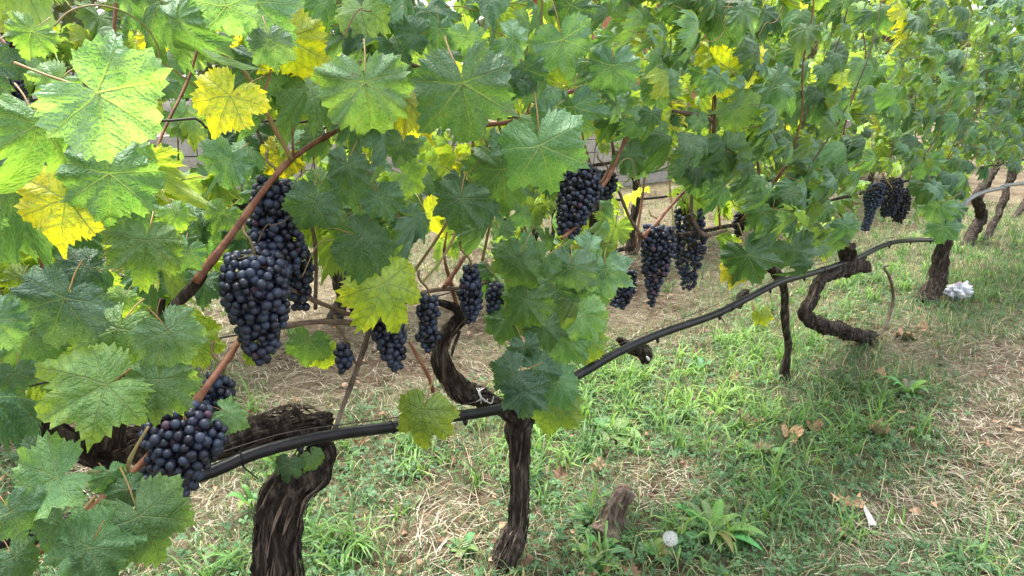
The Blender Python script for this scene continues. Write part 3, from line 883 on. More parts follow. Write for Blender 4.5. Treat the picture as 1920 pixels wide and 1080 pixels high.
# ------------------------------------------------------------------ hero leaves
# junction x, y, tip x, y, width factor, hue, dq, tilt around tip axis, tilt across, curly?, damage, bloom (pale tone plus painted sky sheen)
H = [
 (183,175,325,262,1.0,.30,-.34, 8,-5,0,.1,.8), (70,235,60,350,1.05,.33,-.32,-30,15,1,.2,.1), (425,12,445,80,1.15,.12,-.30,5,-8,0,0,.8),
 (506,76,520,131,1.0,.08,-.30,10,5,0,0,.7), (432,180,392,262,.95,.86,-.16,15,10,0,.5,0), (540,72,565,168,.95,.76,-.16,0,0,0,.1,0),
 (685,155,702,268,1.05,.34,-.28,-5,5,0,.3,.5), (868,157,890,285,1.1,.24,-.30,0,-3,0,.35,.2), (205,327,203,455,1.0,.28,-.30,-5,0,0,.1,.2),
 (432,300,402,356,1.05,.16,-.18,10,-10,0,0,.5), (530,290,490,330,.9,.93,-.05,0,0,0,.2,0), (650,308,640,362,1.15,.16,-.24,0,0,0,0,.6),
 (1013,273,1045,382,1.0,.26,-.28,5,0,0,0,.2), (753,272,742,320,1.05,.18,-.18,0,-10,0,0,.9), (862,372,850,438,1.15,.22,-.22,10,5,0,0,.1),
 (943,318,955,410,1.0,.30,-.16,-5,0,0,0,.1), (123,560,72,656,1.05,.10,-.30,0,0,0,0,.7), (317,620,372,700,1.0,.34,-.34,-5,5,0,.1,.7),
 (220,617,170,725,1.1,.44,-.28,10,10,0,.2,0), (275,452,268,548,1.1,.44,-.30,0,12,1,.1,.2), (125,372,88,492,.95,.88,-.24,20,0,0,.3,0),
 (160,500,88,495,.9,.06,-.22,0,10,0,0,.3), (-10,600,48,655,1.0,.14,-.34,0,0,0,0,.6), (197,722,70,785,.95,.47,-.34,-10,5,0,.1,.1),
 (298,712,288,812,1.0,.40,-.34,5,5,0,0,.4), (108,896,8,935,1.05,.33,-.34,5,-10,0,.1,.3), (20,960,60,1035,1.0,.22,-.36,0,-15,0,0,.4),
 (238,918,178,910,.9,.20,-.26,0,0,0,0,.1), (262,968,330,1085,.9,.34,-.36,-5,0,0,.1,.1), (170,1022,282,1000,.95,.30,-.38,10,-5,0,.1,.2),
 (168,1026,120,1110,1.0,.30,-.385,-10,-5,0,0,.1), (427,773,468,792,1.1,.36,-.20,0,0,0,0,.5), (590,378,562,440,1.0,.16,-.20,-15,0,0,0,.3),
 (678,447,748,495,1.0,.28,-.18,-5,5,0,.1,.1), (722,533,772,628,1.05,.64,-.18,0,0,0,.2,0), (972,485,945,548,1.0,.32,-.18,0,0,0,0,.2),
 (1018,486,985,520,1.2,.18,-.20,0,-20,0,0,.4), (1072,500,1068,562,1.1,.12,-.24,0,-5,0,0,.8), (1100,468,1150,480,1.0,.10,-.2,0,-15,1,0,1),
 (1135,505,1142,576,.85,.10,-.22,20,0,0,0,1), (985,562,965,628,1.0,.36,-.18,0,0,0,.1,.1), (1045,545,1076,602,1.0,.24,-.16,0,0,0,0,.2),
 (1090,590,1125,642,1.0,.36,-.16,0,0,0,0,.5), (1022,612,1045,664,1.05,.30,-.19,0,0,0,0,.3), (963,700,915,730,1.15,.08,-.24,0,-5,0,0,.3),
 (1000,692,1058,694,1.15,.08,-.23,0,-5,0,0,.3), (983,733,985,792,1.1,.06,-.26,0,0,0,0,.3), (1050,715,1078,765,1.0,.18,-.2,0,0,0,0,.1),
 (1040,752,1022,822,1.0,.50,-.15,0,0,0,0,.1), (985,650,1000,690,1.0,.10,-.22,0,-20,1,0,.4), (795,770,778,852,.95,.58,-.2,0,0,0,.25,0),
 (1350,30,1322,76,1.25,.12,-.12,0,0,0,0,.4), (1385,205,1398,256,1.1,.42,-.12,0,0,0,0,.3), (1450,160,1508,190,1.0,.14,-.1,0,0,0,0,.3),
 (1540,185,1592,205,1.1,.12,-.1,0,10,0,.3,.4), (1357,285,1388,342,1.0,.32,-.12,0,0,0,0,.5), (1300,300,1318,360,1.05,.24,-.08,0,0,0,0,.2),
 (1366,133,1430,100,1.0,.80,-.08,0,20,0,.1,0), (1350,100,1300,75,1.0,.74,-.05,0,0,0,0,0), (1402,478,1432,545,.95,.22,-.1,0,0,0,.1,0),
 (1375,505,1342,520,1.0,.95,-.02,0,0,0,.3,0), (1445,410,1430,455,1.2,.16,-.06,0,-15,0,0,.8), (1487,467,1508,512,1.15,.14,-.1,0,-10,0,0,.9),
 (1488,385,1520,415,1.2,.18,-.08,0,-15,0,0,.6), (1548,440,1552,490,1.0,.16,0,0,0,0,0,.5), (1585,420,1605,450,1.1,.14,0,0,0,0,0,.7),
 (878,68,882,112,1.2,.26,-.26,0,-10,0,0,.6), (960,75,1010,100,1.1,.12,-.22,0,-15,1,0,.9), (1055,75,1078,146,1.1,.14,-.22,0,-8,0,0,.5),
 (1148,123,1140,188,1.15,.06,-.22,0,0,0,0,.3), (1070,10,1040,55,1.3,.12,-.2,0,-10,0,0,.2), (780,62,735,60,1.15,.16,-.2,0,0,0,.1,.2),
 (823,55,820,98,1.1,.12,-.22,0,0,0,0,.3), (985,130,1000,176,1.1,.06,-.2,0,0,0,0,.2), (1030,215,1002,252,1.15,.12,-.24,0,0,0,0,.3),
 (1075,200,1092,265,.9,.08,-.18,25,0,0,0,.3), (1238,160,1250,206,1.2,.18,-.14,0,0,0,0,.6), (1190,225,1220,250,1.1,.10,-.12,0,0,0,0,.5),
 (1180,290,1208,322,1.1,.28,-.1,0,0,0,0,.2), (1155,200,1180,215,1.6,.10,-.14,0,-20,1,0,1), (1300,20,1330,-30,1.0,.74,0,0,0,0,0,0),
 (770,225,790,270,.9,.80,.05,0,0,0,0,0), (730,240,700,275,1.0,.76,.03,0,0,0,0,0), (880,310,862,345,1.1,.82,.05,0,0,0,.1,0), (800,400,830,440,1.0,.84,.1,0,0,0,.3,0),  # yellow hues here put backlit glow into the leaf colour
 (335,40,345,150,.7,.30,-.2,50,0,1,0,.3), (60,60,30,110,1.1,.38,-.05,0,0,0,0,.5), (110,150,60,190,1.0,.42,-.2,0,0,0,0,.6),
 (290,70,310,110,1.1,.86,.0,0,0,0,.4,0), (760,330,800,360,1,.5,-.1,0,0,0,0,.1), (715,370,740,415,1.1,.18,-.2,0,0,0,0,.3), (330,400,360,440,1,.46,-.15,0,0,0,0,.2),
 (130,360,110,420,1,.3,-.1,0,0,0,0,.1), (260,280,300,300,1,.4,-.1,0,0,0,0,.1), (360,640,420,590,.9,.62,-.05,0,0,0,.3,0), (480,650,455,680,1,.55,.0,0,0,0,.2,0),
 (580,640,570,690,1.1,.35,.02,0,0,0,.2,.1), (610,660,615,705,.8,.66,.02,0,0,0,.3,0), (540,870,530,905,1.1,.22,-.05,0,0,0,0,.2), (585,855,600,880,1.2,.34,-.05,0,0,0,0,.2),
 (30,700,40,745,1.3,.2,-.2,0,0,0,0,.3), (40,520,20,560,1.2,.6,-.2,0,0,0,0,.1), (1430,590,1440,615,.9,.7,-.02,0,0,1,.6,0), (1740,345,1725,385,1.2,.14,-.1,0,0,0,0,.4),
 (948,600,935,655,1.0,.34,-.1,0,0,0,.1,.2), (1060,640,1048,700,1.0,.28,-.12,0,0,0,.1,.3), (1095,545,1112,605,1.0,.30,-.08,0,0,0,.1,.1), (940,540,925,590,.9,.44,-.06,0,0,0,.1,0),
 (1010,560,1002,615,1.0,.22,-.13,0,0,0,0,.3), (1105,640,1100,690,.9,.52,-.05,0,0,0,.2,0), (70,850,30,890,1.0,.24,-.3,0,0,0,0,.4), (25,1045,60,1100,1.0,.2,-.33,0,0,0,0,.3), (110,985,75,1030,1.0,.3,-.34,0,0,0,0,.2),
 (205,890,215,935,1.0,.26,-.24,0,0,1,0,.2), (350,470,330,520,1.0,.3,-.2,0,0,1,.1,.3), (230,560,205,600,1.0,.5,-.2,0,0,0,.2,0), (420,400,395,440,.9,.4,-.05,0,0,0,.1,.2), (640,420,610,450,1,.4,-.04,0,0,0,.1,.1),
 (1760,385,1730,410,1.3,.12,-.15,0,-10,0,0,.6), (1770,425,1760,458,1.3,.10,-.15,0,0,0,0,.3), (1790,390,1812,405,1.2,.16,-.1,0,0,0,0,.6), (1735,300,1720,335,1.2,.18,-.1,0,0,0,0,.4),
]
def nearest_vine(s):
    return min(A, key=lambda a: abs(a[0] - s))[1]
for i, (jx, jy, tx, ty, wf, hue, dq, ta, tb, cur, dmg, blo) in enumerate(H):
    p = at(jx, jy, dq)
    p2 = at(tx, ty, dq)
    dd = depth(p) / F
    Rv = Vector((1, 0, 0)); Uv = Vector((0, SP, CP))
    yd = (Rv * (tx - jx) - Uv * (ty - jy)).normalized()
    L = math.hypot(tx - jx, ty - jy) * dd
    size = L / .64 * (wf ** .5) * (.87 if jx < 420 else .95)
    B = (CAM - p).normalized()
    yd = (yd - B * yd.dot(B)).normalized()
    nr = (B + Vector((0, 0, .28))).normalized()
    nr = Matrix.Rotation(R(ta + rnd.uniform(-8, 8)), 3, yd) @ nr
    xx = yd.cross(nr)
    yd2 = Matrix.Rotation(R(tb), 3, xx) @ yd
    put_leaf((CURLY if cur else LEAVES)[i % (12 if cur else 16)], nearest_vine(sval(p)), p, yd2, nr, size, hue, dmg, blo)

# ------------------------------------------------------------------ grape bunches
def sphere_mesh(name, r, mat, seg=14, rings=9):
    mb = MB()
    V = [(0, 0, r * 1.02)]
    for i in range(1, rings):
        a = math.pi * i / rings
        for k in range(seg):
            b = 2 * math.pi * k / seg
            V.append((r * math.sin(a) * math.cos(b), r * math.sin(a) * math.sin(b), r * math.cos(a) * 1.04))
    V.append((0, 0, -r * 1.02))
    Fs = []
    for k in range(seg):
        Fs.append((0, 1 + k, 1 + (k + 1) % seg))
    for i in range(rings - 2):
        o = 1 + i * seg
        for k in range(seg):
            k2 = (k + 1) % seg
            Fs.append((o + k, o + seg + k, o + seg + k2, o + k2))
    o = 1 + (rings - 2) * seg
    for k in range(seg):
        Fs.append((o + k, len(V) - 1, o + (k + 1) % seg))
    mb.add(V, Fs)
    return mb.mesh(name, [mat])
BERRY = sphere_mesh('berry', 1.0, M_BERRY)
BERRY_LO = sphere_mesh('berry', 1.0, M_BERRY, 8, 6)
BP = [((v.co.x, v.co.y, v.co.z)) for v in BERRY_LO.vertices]
BF = [tuple(p.vertices) for p in BERRY_LO.polygons]

def bunch(x0, y0, x1, y1, wpx, q, label, berry=.0140, prof=(.55, 1, .85, .6, .3), sparse=1.0, joined=False, group='bunches of dark grapes', sd=0, hook=True):
    g = np.random.default_rng(900 + sd + int(x0))
    top, bot = at(x0, y0, q), at(x1, y1, q)
    dd = depth(top) / F
    Rm = wpx / 2 * dd
    d = berry
    ax = bot - top
    L = ax.length
    axn = ax.normalized()
    e1 = axn.orthogonal().normalized(); e2 = axn.cross(e1)
    pos = []
    P = np.zeros((0, 3))
    tries = 6000
    for k in range(tries):
        t = g.uniform(0, 1)
        pr = np.interp(t, np.linspace(0, 1, len(prof)), prof)
        rm = max(.0, Rm * pr - d * .5)
        rr = rm * (g.uniform(0, 1) ** .22)
        if k > tries * .7: rr = rm * g.uniform(0, 1) ** .5
        a = g.uniform(0, 6.283)
        lump = 1 + .14 * math.sin(a * 2 + x0) * math.sin(t * 7)
        c = top + ax * t + (e1 * math.cos(a) + e2 * math.sin(a)) * rr * lump
        c = np.array(c)
        if len(P) and np.min(np.sum((P - c) ** 2, 1)) < (d * .80) ** 2: continue
        if g.uniform() > sparse: continue
        P = np.vstack([P, c])
        if len(P) >= 290: break
    root = empty('grape_bunch', top)
    tag(root, label, 'grape bunch', group)
    mb = MB()
    pts = [(top - axn * .012, .0022), (top + ax * .35, .0018), (top + ax * .95, .001)]
    if hook:
        pts = [(top + N * .05 + Vector((.01, 0, .045)), .0028), (top + N * .03 + Vector((0, 0, .03)), .0025)] + pts
    tube_into(mb, pts, 6, .01)
    for c in P[::2]:
        c = Vector(tuple(c)); t = max(0, min(1, (c - top).dot(axn) / L - .06))
        tube_into(mb, [(top + ax * t, .0012), (c, .0009)], 4, .05, cap=False)
    link('stalk', mb.mesh('stalk', [M_RACH]), root)
    if joined:
        mb = MB()
        for c in P:
            r_ = d / 2 * g.uniform(.85, 1.08)
            mb.add([(c[0] + v[0] * r_, c[1] + v[1] * r_, c[2] + v[2] * r_) for v in BP], BF)
        tag(link('berries', mb.mesh('berries', [M_BERRY]), root), kind='stuff')
    else:
        for c in P:
            r_ = d / 2 * g.uniform(.80, 1.12)
            e = Matrix.Rotation(g.uniform(0, 3), 4, 'Z') @ Matrix.Rotation(g.uniform(0, 3), 4, 'X')
            link('berry', BERRY, root, Matrix.Translation(tuple(c)) @ e @ Matrix.Scale(r_, 4))
    return root

BUN = [
 dict(x0=518, y0=340, x1=500, y1=475, wpx=96, q=-.09, label='upper bunch of the three on the thick cane, partly behind a green leaf', prof=(.8, 1, .95, .8, .8)),
 dict(x0=475, y0=478, x1=492, y1=680, wpx=150, q=-.14, label='largest bunch, long tapering, hanging lowest at the end of the thick red cane', prof=(.75, 1, .98, .78, .6, .5, .28)),
 dict(x0=560, y0=465, x1=562, y1=582, wpx=62, q=-.05, label='slim bunch tucked behind the right side of the largest one', prof=(.8, 1, .9, .9, .5)),
 dict(x0=545, y0=395, x1=530, y1=500, wpx=84, q=-.1, label='middle bunch joining the upper and the largest one on the thick cane', prof=(.5, .8, .9, 1, .7), hook=False),
 dict(x0=415, y0=708, x1=385, y1=775, wpx=78, q=-.14, label='dark shaded bunch beside the reddish cane at lower left, above the rounded one', prof=(.6, 1, .8, .6)),
 dict(x0=345, y0=765, x1=345, y1=925, wpx=155, q=-.18, label='rounded bunch with hazy bloom in front of the thick old arm', prof=(.55, .95, 1, .85, .45, .3)),
 dict(x0=300, y0=850, x1=280, y1=935, wpx=70, q=-.13, label='small dark bunch low behind the rounded one, beside the hose', prof=(.6, 1, .8, .5)),
 dict(x0=660, y0=512, x1=668, y1=600, wpx=40, q=-.04, label='narrow bunch left of the yellow-green leaf, half hidden by it', prof=(.7, 1, .9, .6)),
 dict(x0=645, y0=645, x1=642, y1=700, wpx=44, q=-.03, label='tiny bunch hanging low beside a slanting dead cane', prof=(.7, 1, .8, .5)),
 dict(x0=722, y0=592, x1=745, y1=690, wpx=72, q=-.07, label='loose bunch below the yellow-green leaf', prof=(.8, 1, .9, .75, .35), sparse=.8),
 dict(x0=803, y0=556, x1=802, y1=656, wpx=52, q=-.06, label='small bunch between the yellow-green leaf and the S-shaped arm', prof=(.8, 1, .85, 1, .5), sparse=.85),
 dict(x0=882, y0=500, x1=882, y1=602, wpx=56, q=-.08, label='compact bluish bunch hanging in front of the top of the S-shaped arm', prof=(.6, .9, 1, .85, .4)),
 dict(x0=930, y0=532, x1=928, y1=602, wpx=44, q=-.05, label='small bunch just left of the hanging leaf clump in the middle', prof=(.6, 1, 1, .5)),
 dict(x0=1100, y0=312, x1=1062, y1=442, wpx=84, q=-.06, label='dense slanting bunch hanging high beside a red cane and thin stem', prof=(.6, 1, 1, .85, .5)),
 dict(x0=1138, y0=322, x1=1132, y1=372, wpx=50, q=.04, label='shaded bunch behind the red cane, right of the dense slanting one', prof=(.8, 1, .7)),
 dict(x0=1235, y0=425, x1=1222, y1=572, wpx=80, q=.0, label='long pointed bunch, left of the pair hanging over the dry grass', prof=(.8, 1, .85, .6, .35, .25), berry=.0155),
 dict(x0=1292, y0=396, x1=1290, y1=540, wpx=76, q=.08, label='long loose bunch, right of the pair hanging over the dry grass', prof=(.8, 1, .9, .6, .4), berry=.0155, sparse=.8),
 dict(x0=1178, y0=508, x1=1158, y1=575, wpx=56, q=.1, label='sparse straggly bunch beside the clump of pale leaves', prof=(.7, 1, .8, .6), sparse=.25, berry=.0145),
 dict(x0=1388, y0=400, x1=1384, y1=442, wpx=30, q=.1, label='tiny bunch among leaves right of the hanging pair', prof=(.7, 1, .5), joined=True),
 dict(x0=1468, y0=460, x1=1462, y1=500, wpx=34, q=.1, label='tiny dark bunch at the head of the thin upright stem', prof=(.7, 1, .5), joined=True),
 dict(x0=1645, y0=345, x1=1622, y1=432, wpx=36, q=.05, label='leftmost straggly bunch of the three hanging before the short dark trunk', prof=(.8, 1, .6, .5), joined=True, sparse=.5),
 dict(x0=1672, y0=335, x1=1664, y1=405, wpx=50, q=.02, label='middle and widest bunch of the three hanging before the short dark trunk', prof=(.8, 1, .8, .5), joined=True),
 dict(x0=1688, y0=355, x1=1684, y1=415, wpx=40, q=.0, label='rightmost rounded bunch of the three hanging before the short dark trunk', prof=(.7, 1, 1, .5), joined=True),
 dict(x0=1908, y0=165, x1=1906, y1=215, wpx=36, q=.12, label='bunch glimpsed high among the leaves at the right edge', prof=(.8, 1, .6), joined=True),
 dict(x0=1780, y0=115, x1=1778, y1=150, wpx=30, q=.12, label='small shaded bunch high in the foliage above the grey pipe', prof=(.8, 1, .6), joined=True),
 dict(x0=18, y0=150, x1=20, y1=188, wpx=58, q=1.95, label='bunch on a back row vine at the left edge, above the pale leaf', prof=(.8, 1, .7), joined=True),
 dict(x0=35, y0=80, x1=45, y1=125, wpx=80, q=2.1, label='wide shaded bunch on a back row vine in the upper left corner', prof=(.8, 1, .6), joined=True),
 dict(x0=712, y0=290, x1=715, y1=335, wpx=20, q=2.0, label='small slim bunch on the back row seen through a gap against the wall', prof=(.6, 1, .7), joined=True, berry=.015),
 dict(x0=140, y0=410, x1=150, y1=440, wpx=50, q=1.9, label='bunch on the back row half hidden behind the big yellow leaf', prof=(.8, 1, .6), joined=True),
 dict(x0=1512, y0=235, x1=1512, y1=255, wpx=16, q=1.9, label='tiny far bunch on the back row above the bent vine', prof=(.8, 1, .6), joined=True),
]
for i, b in enumerate(BUN):
    bunch(sd=i * 7, **b)
KEEP = [(min(b['x0'], b['x1']) - b['wpx'] / 2, min(b['y0'], b['y1']), max(b['x0'], b['x1']) + b['wpx'] / 2, max(b['y0'], b['y1']), b['q']) for b in BUN[:23]]

# ------------------------------------------------------------------ leaves of both rows
LOWA = [(-400, 900), (0, 800), (150, 700), (300, 690), (395, 640), (410, 420), (600, 440), (640, 480), (780, 450), (900, 440), (925, 600), (1130, 600), (1150, 450), (1210, 395), (1340, 390), (1360, 470), (1540, 470), (1580, 425), (1640, 340), (1700, 330), (1720, 400), (1800, 390), (1815, 300), (1920, 290), (3200, 240)]
LOWB = [(-400, 520), (0, 480), (400, 500), (640, 470), (760, 440), (1000, 420), (1085, 380), (1095, 265), (1250, 262), (1270, 330), (1400, 400), (1480, 330), (1650, 310), (1900, 270), (3200, 240)]
LX = [np.array(a).T for a in (LOWA, LOWB)]
HOLES = [(1085, 262, 1120, 300), (1090, 268, 1250, 345), (1480, 20, 1560, 100), (1610, 40, 1680, 100), (300, 180, 335, 205), (560, 480, 620, 700), (395, 500, 420, 700), (760, 470, 850, 600)]

def fill(vines, s0, s1, q0, qr, zr, n, lowi, size, meshes, huefn, cap):
    placed = 0; tries = 0
    while placed < n and tries < n * 14:
        tries += 1
        s = rnd.uniform(s0, s1)
        dq = rnd.uniform(-1, 1)
        q = q0 + dq * qr
        z = rnd.uniform(*zr)
        p = row(s, q, z)
        px, py = proj(p)
        if px < -450 or px > 2600 or py < -700: continue
        if lowi == 0 and px < 420 and py < 260 and rnd.random() < .8: continue
        low = np.interp(px, LX[lowi][0], LX[lowi][1]) + rnd.gauss(0, 12)
        if py > low: continue
        sz = size * rnd.uniform(.62, 1.2)
        dp = depth(p)
        if dp < .45: continue
        half = sz * .5 * F / dp
        bad = False
        for (a, b, c, d, qq) in KEEP:
            if q < qq + .03 and a - half * .75 < px < c + half * .75 and b - half * 1.1 < py < d + half * .3: bad = True; break
        if not bad:
            for (a, b, c, d) in HOLES:
                if a - half * .35 < px < c + half * .35 and b - half * .5 < py < d + half * .1 and rnd.random() < .7: bad = True; break
        if bad: continue
        v_ = min(vines, key=lambda t: abs(t[0] - s))[1]
        if nleaf.get(v_.name, 0) >= cap: continue
        side = -1 if dq < rnd.uniform(-.25, .45) else 1
        nr = N * side * rnd.uniform(.5, 1.1) + Vector((0, 0, rnd.uniform(.05, 1.0) if s < 2 else rnd.uniform(.3, 1.6))) + U * rnd.gauss(0, .45) + Vector((rnd.gauss(0, .18), rnd.gauss(0, .18), 0))
        nr.normalize()
        yd = Vector((0, 0, -1)) + U * rnd.gauss(0, .55) + N * side * rnd.uniform(-.2, .5)
        yd = (yd - nr * yd.dot(nr)).normalized()
        hue, dmg, blo = huefn(side, dq, z)
        if lowi == 0 and s > 2.4 and side < 0: hue = min(hue, rnd.uniform(-.05, .16) if rnd.random() < .88 else hue); blo = rnd.choice([0, 0, .2, .6, 1])
        if lowi == 0 and s > 2.4 and side > 0: hue = min(hue, rnd.uniform(.2, .6))
        if lowi == 1 and s > 4.5: hue = min(hue, rnd.uniform(.1, .5))
        me = rnd.choice(meshes)
        put_leaf(me, v_, p, yd, nr, sz, hue, dmg, blo)
        placed += 1
    return placed

def hueA(side, dq, z):
    r_ = rnd.random()
    if side > 0:
        h = rnd.choice([.5, .56, .62, .7, .35, .45]) + rnd.uniform(-.05, .05)  # far-side leaves: backlit yellow-green glow put into the base hue
        if r_ < .1: h = rnd.uniform(.8, .95)
    else:
        h = rnd.uniform(.03, .3)
        if r_ < .15: h = rnd.uniform(.35, .55)
        if r_ < .04: h = rnd.uniform(.7, .95)
    return h, rnd.choice([0, 0, .2, .5]), rnd.uniform(0, .8) if side < 0 else 0
def hueB(side, dq, z):
    r_ = rnd.random()
    h = rnd.uniform(.2, .62)
    if r_ < .10: h = rnd.uniform(.65, .95)
    if r_ > .7: h = rnd.uniform(.05, .2)
    return h, rnd.choice([0, 0, .3]), rnd.uniform(0, .7)

NEARM = LEAVES + CURLY
na = fill(A, -1.9, 1.3, .02, .24, (.45, 1.9), 1000, 0, .094, NEARM, hueA, 292)
na += fill(A, 1.3, 8.4, .05, .27, (.45, 2.1), 2050, 0, .108, LEAVES + LEAVES + CURLY, hueA, 292)

# back row
GB = 'vines of the back row'
B_ = []
BL = {0: 'back row vine at the left edge above the pale leaf, with dark bunches', 1: 'back row vine whose bare trunk shows right behind the largest bunch', 2: 'back row vine between the largest bunch and the yellow-green leaf',
      3: 'back row vine behind the big dark green central leaf', 4: 'back row vine behind the dense slanting bunch by the red cane', 5: 'back row vine behind the hanging pair of long bunches'}
for i in range(12):
    s = -1.3 + i * .93
    if i == 1: s = sval(at(467, 500, 2.2))
    if i == 3: s = sval(at(1000, 500, 2.2))
    v_ = vine(row(s, 2.2, 0), BL.get(i, 'vine in the row behind, hidden deep behind the leafy right half of the front row'), GB)
    B_.append((s, v_))
    b = row(s, 2.2, -.02)
    k = [rnd.uniform(-.05, .05) for _ in range(6)]
    tube('trunk', [(b, .045), (b + U * k[0] + Vector((0, 0, .25)), .036), (b + U * k[1] + Vector((0, 0, .55)), .033), (b + U * k[2] + Vector((0, 0, .8)), .03)], M_BARK, v_, sides=14, step=.02, bark=.22, seed=50 + i)
    tube('arm', [(b + Vector((0, 0, .68)), .02), (b + U * .25 + Vector((0, 0, .8)), .016), (b + U * .6 + Vector((0, 0, .82)), .012)], M_BARK, v_, sides=10, step=.02, bark=.25, seed=70 + i)
    shoots(v_, s, 2.2, 5, 2.05, .7)
nb = fill(B_, -1.8, 9.5, 2.2, .34, (.5, 2.45), 2900, 1, .15, SMALL, hueB, 275)
print('leaves', na, nb)

# ------------------------------------------------------------------ hose, wires, ties
HP = [(-300, 1150, 17), (0, 1015, 15), (100, 985, 14.5), (200, 950, 14), (300, 915, 13.5), (400, 883, 13.5), (470, 853, 13), (560, 828, 12.5), (640, 813, 12), (740, 800, 12), (840, 783, 12), (940, 766, 11.5), (1020, 738, 11), (1090, 700, 11), (1160, 660, 10), (1240, 625, 9.5), (1340, 590, 8.5), (1400, 560, 8), (1460, 530, 7.5), (1530, 510, 7), (1600, 487, 6.5), (1650, 463, 5.5), (1690, 452, 5), (1756, 450, 4.5)]
mb = MB()
hp = [(at(x, y, -.05 + .04 * (x > 1500)), .0) for x, y, r_ in HP]
hp = [(p, r_ * depth(p) / F) for (p, _), (_, _, r_) in zip(hp, HP)]
rm = .0108
hp = [(p, (r_ * .35 + rm * .65)) for p, r_ in hp]
tube_into(mb, hp, 18, .02)
tag(link('irrigation_hose', mb.mesh('irrigation_hose', [M_HOSE])), 'thick black irrigation hose slung along the trunks of the front row', 'hose')
gp = pxpath([(1756, 450, 4), (1785, 446, 3.4), (1797, 428, 4), (1800, 400, 4), (1812, 378, 4), (1840, 362, 3.6), (1880, 352, 3.4), (1925, 343, 3.2), (2100, 325, 3)], q5 + .02)
tube('grey_hose', gp, M_GREYHOSE, None, sides=12, step=.02)
tag(bpy.data.objects['grey_hose'], 'pale grey hose bending up past the short dark trunk', 'hose')

def wire(name, pts, label, r_=.0016):
    o = tube(name, [(p, r_) for p in pts], M_WIRE, None, sides=6, step=.02)
    tag(o, label, 'wire', 'trellis wires')
wp = [at(x, y, 0) for x, y in [(-400, 250), (0, 228), (320, 226), (366, 222), (376, 228), (386, 239), (398, 238), (470, 229), (530, 226), (545, 232), (560, 230), (630, 221), (640, 232), (740, 232), (820, 227), (930, 222), (1050, 220), (1260, 217), (1480, 215), (1700, 213), (1900, 211), (2200, 210)]]
wire('trellis_wire', wp, 'kinked dark wire at eye height through the front row', .0022)
wire('trellis_wire', [row(s, .05, 1.62 - .02 * math.sin(s * 2)) for s in np.linspace(-2, 8.4, 14)], 'highest wire of the front row, above the kinked one', .0016)
wire('trellis_wire', [at(x, y, .03) for x, y in [(-300, 790), (0, 735), (200, 690), (400, 637), (450, 627), (600, 600), (800, 560), (950, 520), (1200, 460), (1420, 410), (1700, 340), (1950, 295)]], 'lower dark wire carrying the cordons just above the hose', .0018)
wire('trellis_wire', [row(s, 2.2, 1.25 + .01 * math.sin(s * 3)) for s in np.linspace(-2, 9.5, 12)], 'upper wire of the back row behind the leaves')
wire('trellis_wire', [row(s, 2.2, .78) for s in np.linspace(-2, 9.5, 12)], 'lower wire of the back row behind the grapes')
o = tube('back_hose', [(row(s, 2.15, .50 + .03 * math.sin(s * 3)), .011) for s in np.linspace(-2.4, 9.5, 24)], M_HOSE, None, sides=10, step=.05)
tag(o, 'black hose along the back row, seen under the leaves at the left edge', 'hose')

def tie(px, py, q, mat, label, r_=.013, tail=True, cat='tie'):
    p = at(px, py, q)
    ax = U
    mb = MB()
    pts = []
    e1, e2 = Vector((0, 0, 1)), N
    for k in range(13):
        a = k / 12 * 2 * math.pi
        pts.append((p + (e1 * math.cos(a) + e2 * math.sin(a)) * r_, .0016))
    tube_into(mb, pts, 6, .004)
    if tail:
        tube_into(mb, [(p - e1 * r_ - e2 * .004, .0018), (p - e1 * (r_ + .03) + U * .02 - N * .01, .0012)], 5, .01)
    o = link('cable_tie', mb.mesh('cable_tie', [mat]))
    tag(o, label, cat, 'ties on the hose')
tie(452, 860, -.05, M_HOSE, 'black cable tie round the hose below the rounded bunch')
tie(735, 801, -.05, M_HOSE, 'black cable tie round the hose beside the hanging yellow-green leaf', tail=False)
tie(1350, 586, -.05, M_HOSE, 'black cable tie with upright tail round the hose left of the thin stem')
mb = MB()
c = at(903, 742, -.03)
for k in range(4):
    tube_into(mb, [(c + Vector((-.012 + .006 * k, .004, .018)), .0012), (c + Vector((-.002 * k, -.016, .004 + .003 * k)), .0016), (c + Vector((.011 * k - .012, -.008, -.012 - .004 * (k % 2))), .0012), (c + Vector((.014 * k - .014, -.004, -.018 + .006 * k)), .0007)], 6, .004)
tag(link('string_knot', mb.mesh('string_knot', [M_TIE])), 'white string knotted round the S-shaped arm above the hose', 'string')
mb = MB()
c = gnd(1215, 690, .06) if False else at(1212, 668, -.02)
tube_into(mb, [(c, .003), (c + Vector((.006, -.004, -.008)), .005), (c + Vector((.01, 0, -.014)), .002)], 6, .004)
tag(link('string_scrap', mb.mesh('string_scrap', [M_TIE])), 'small white string scrap on the dark knot under the hose', 'string')

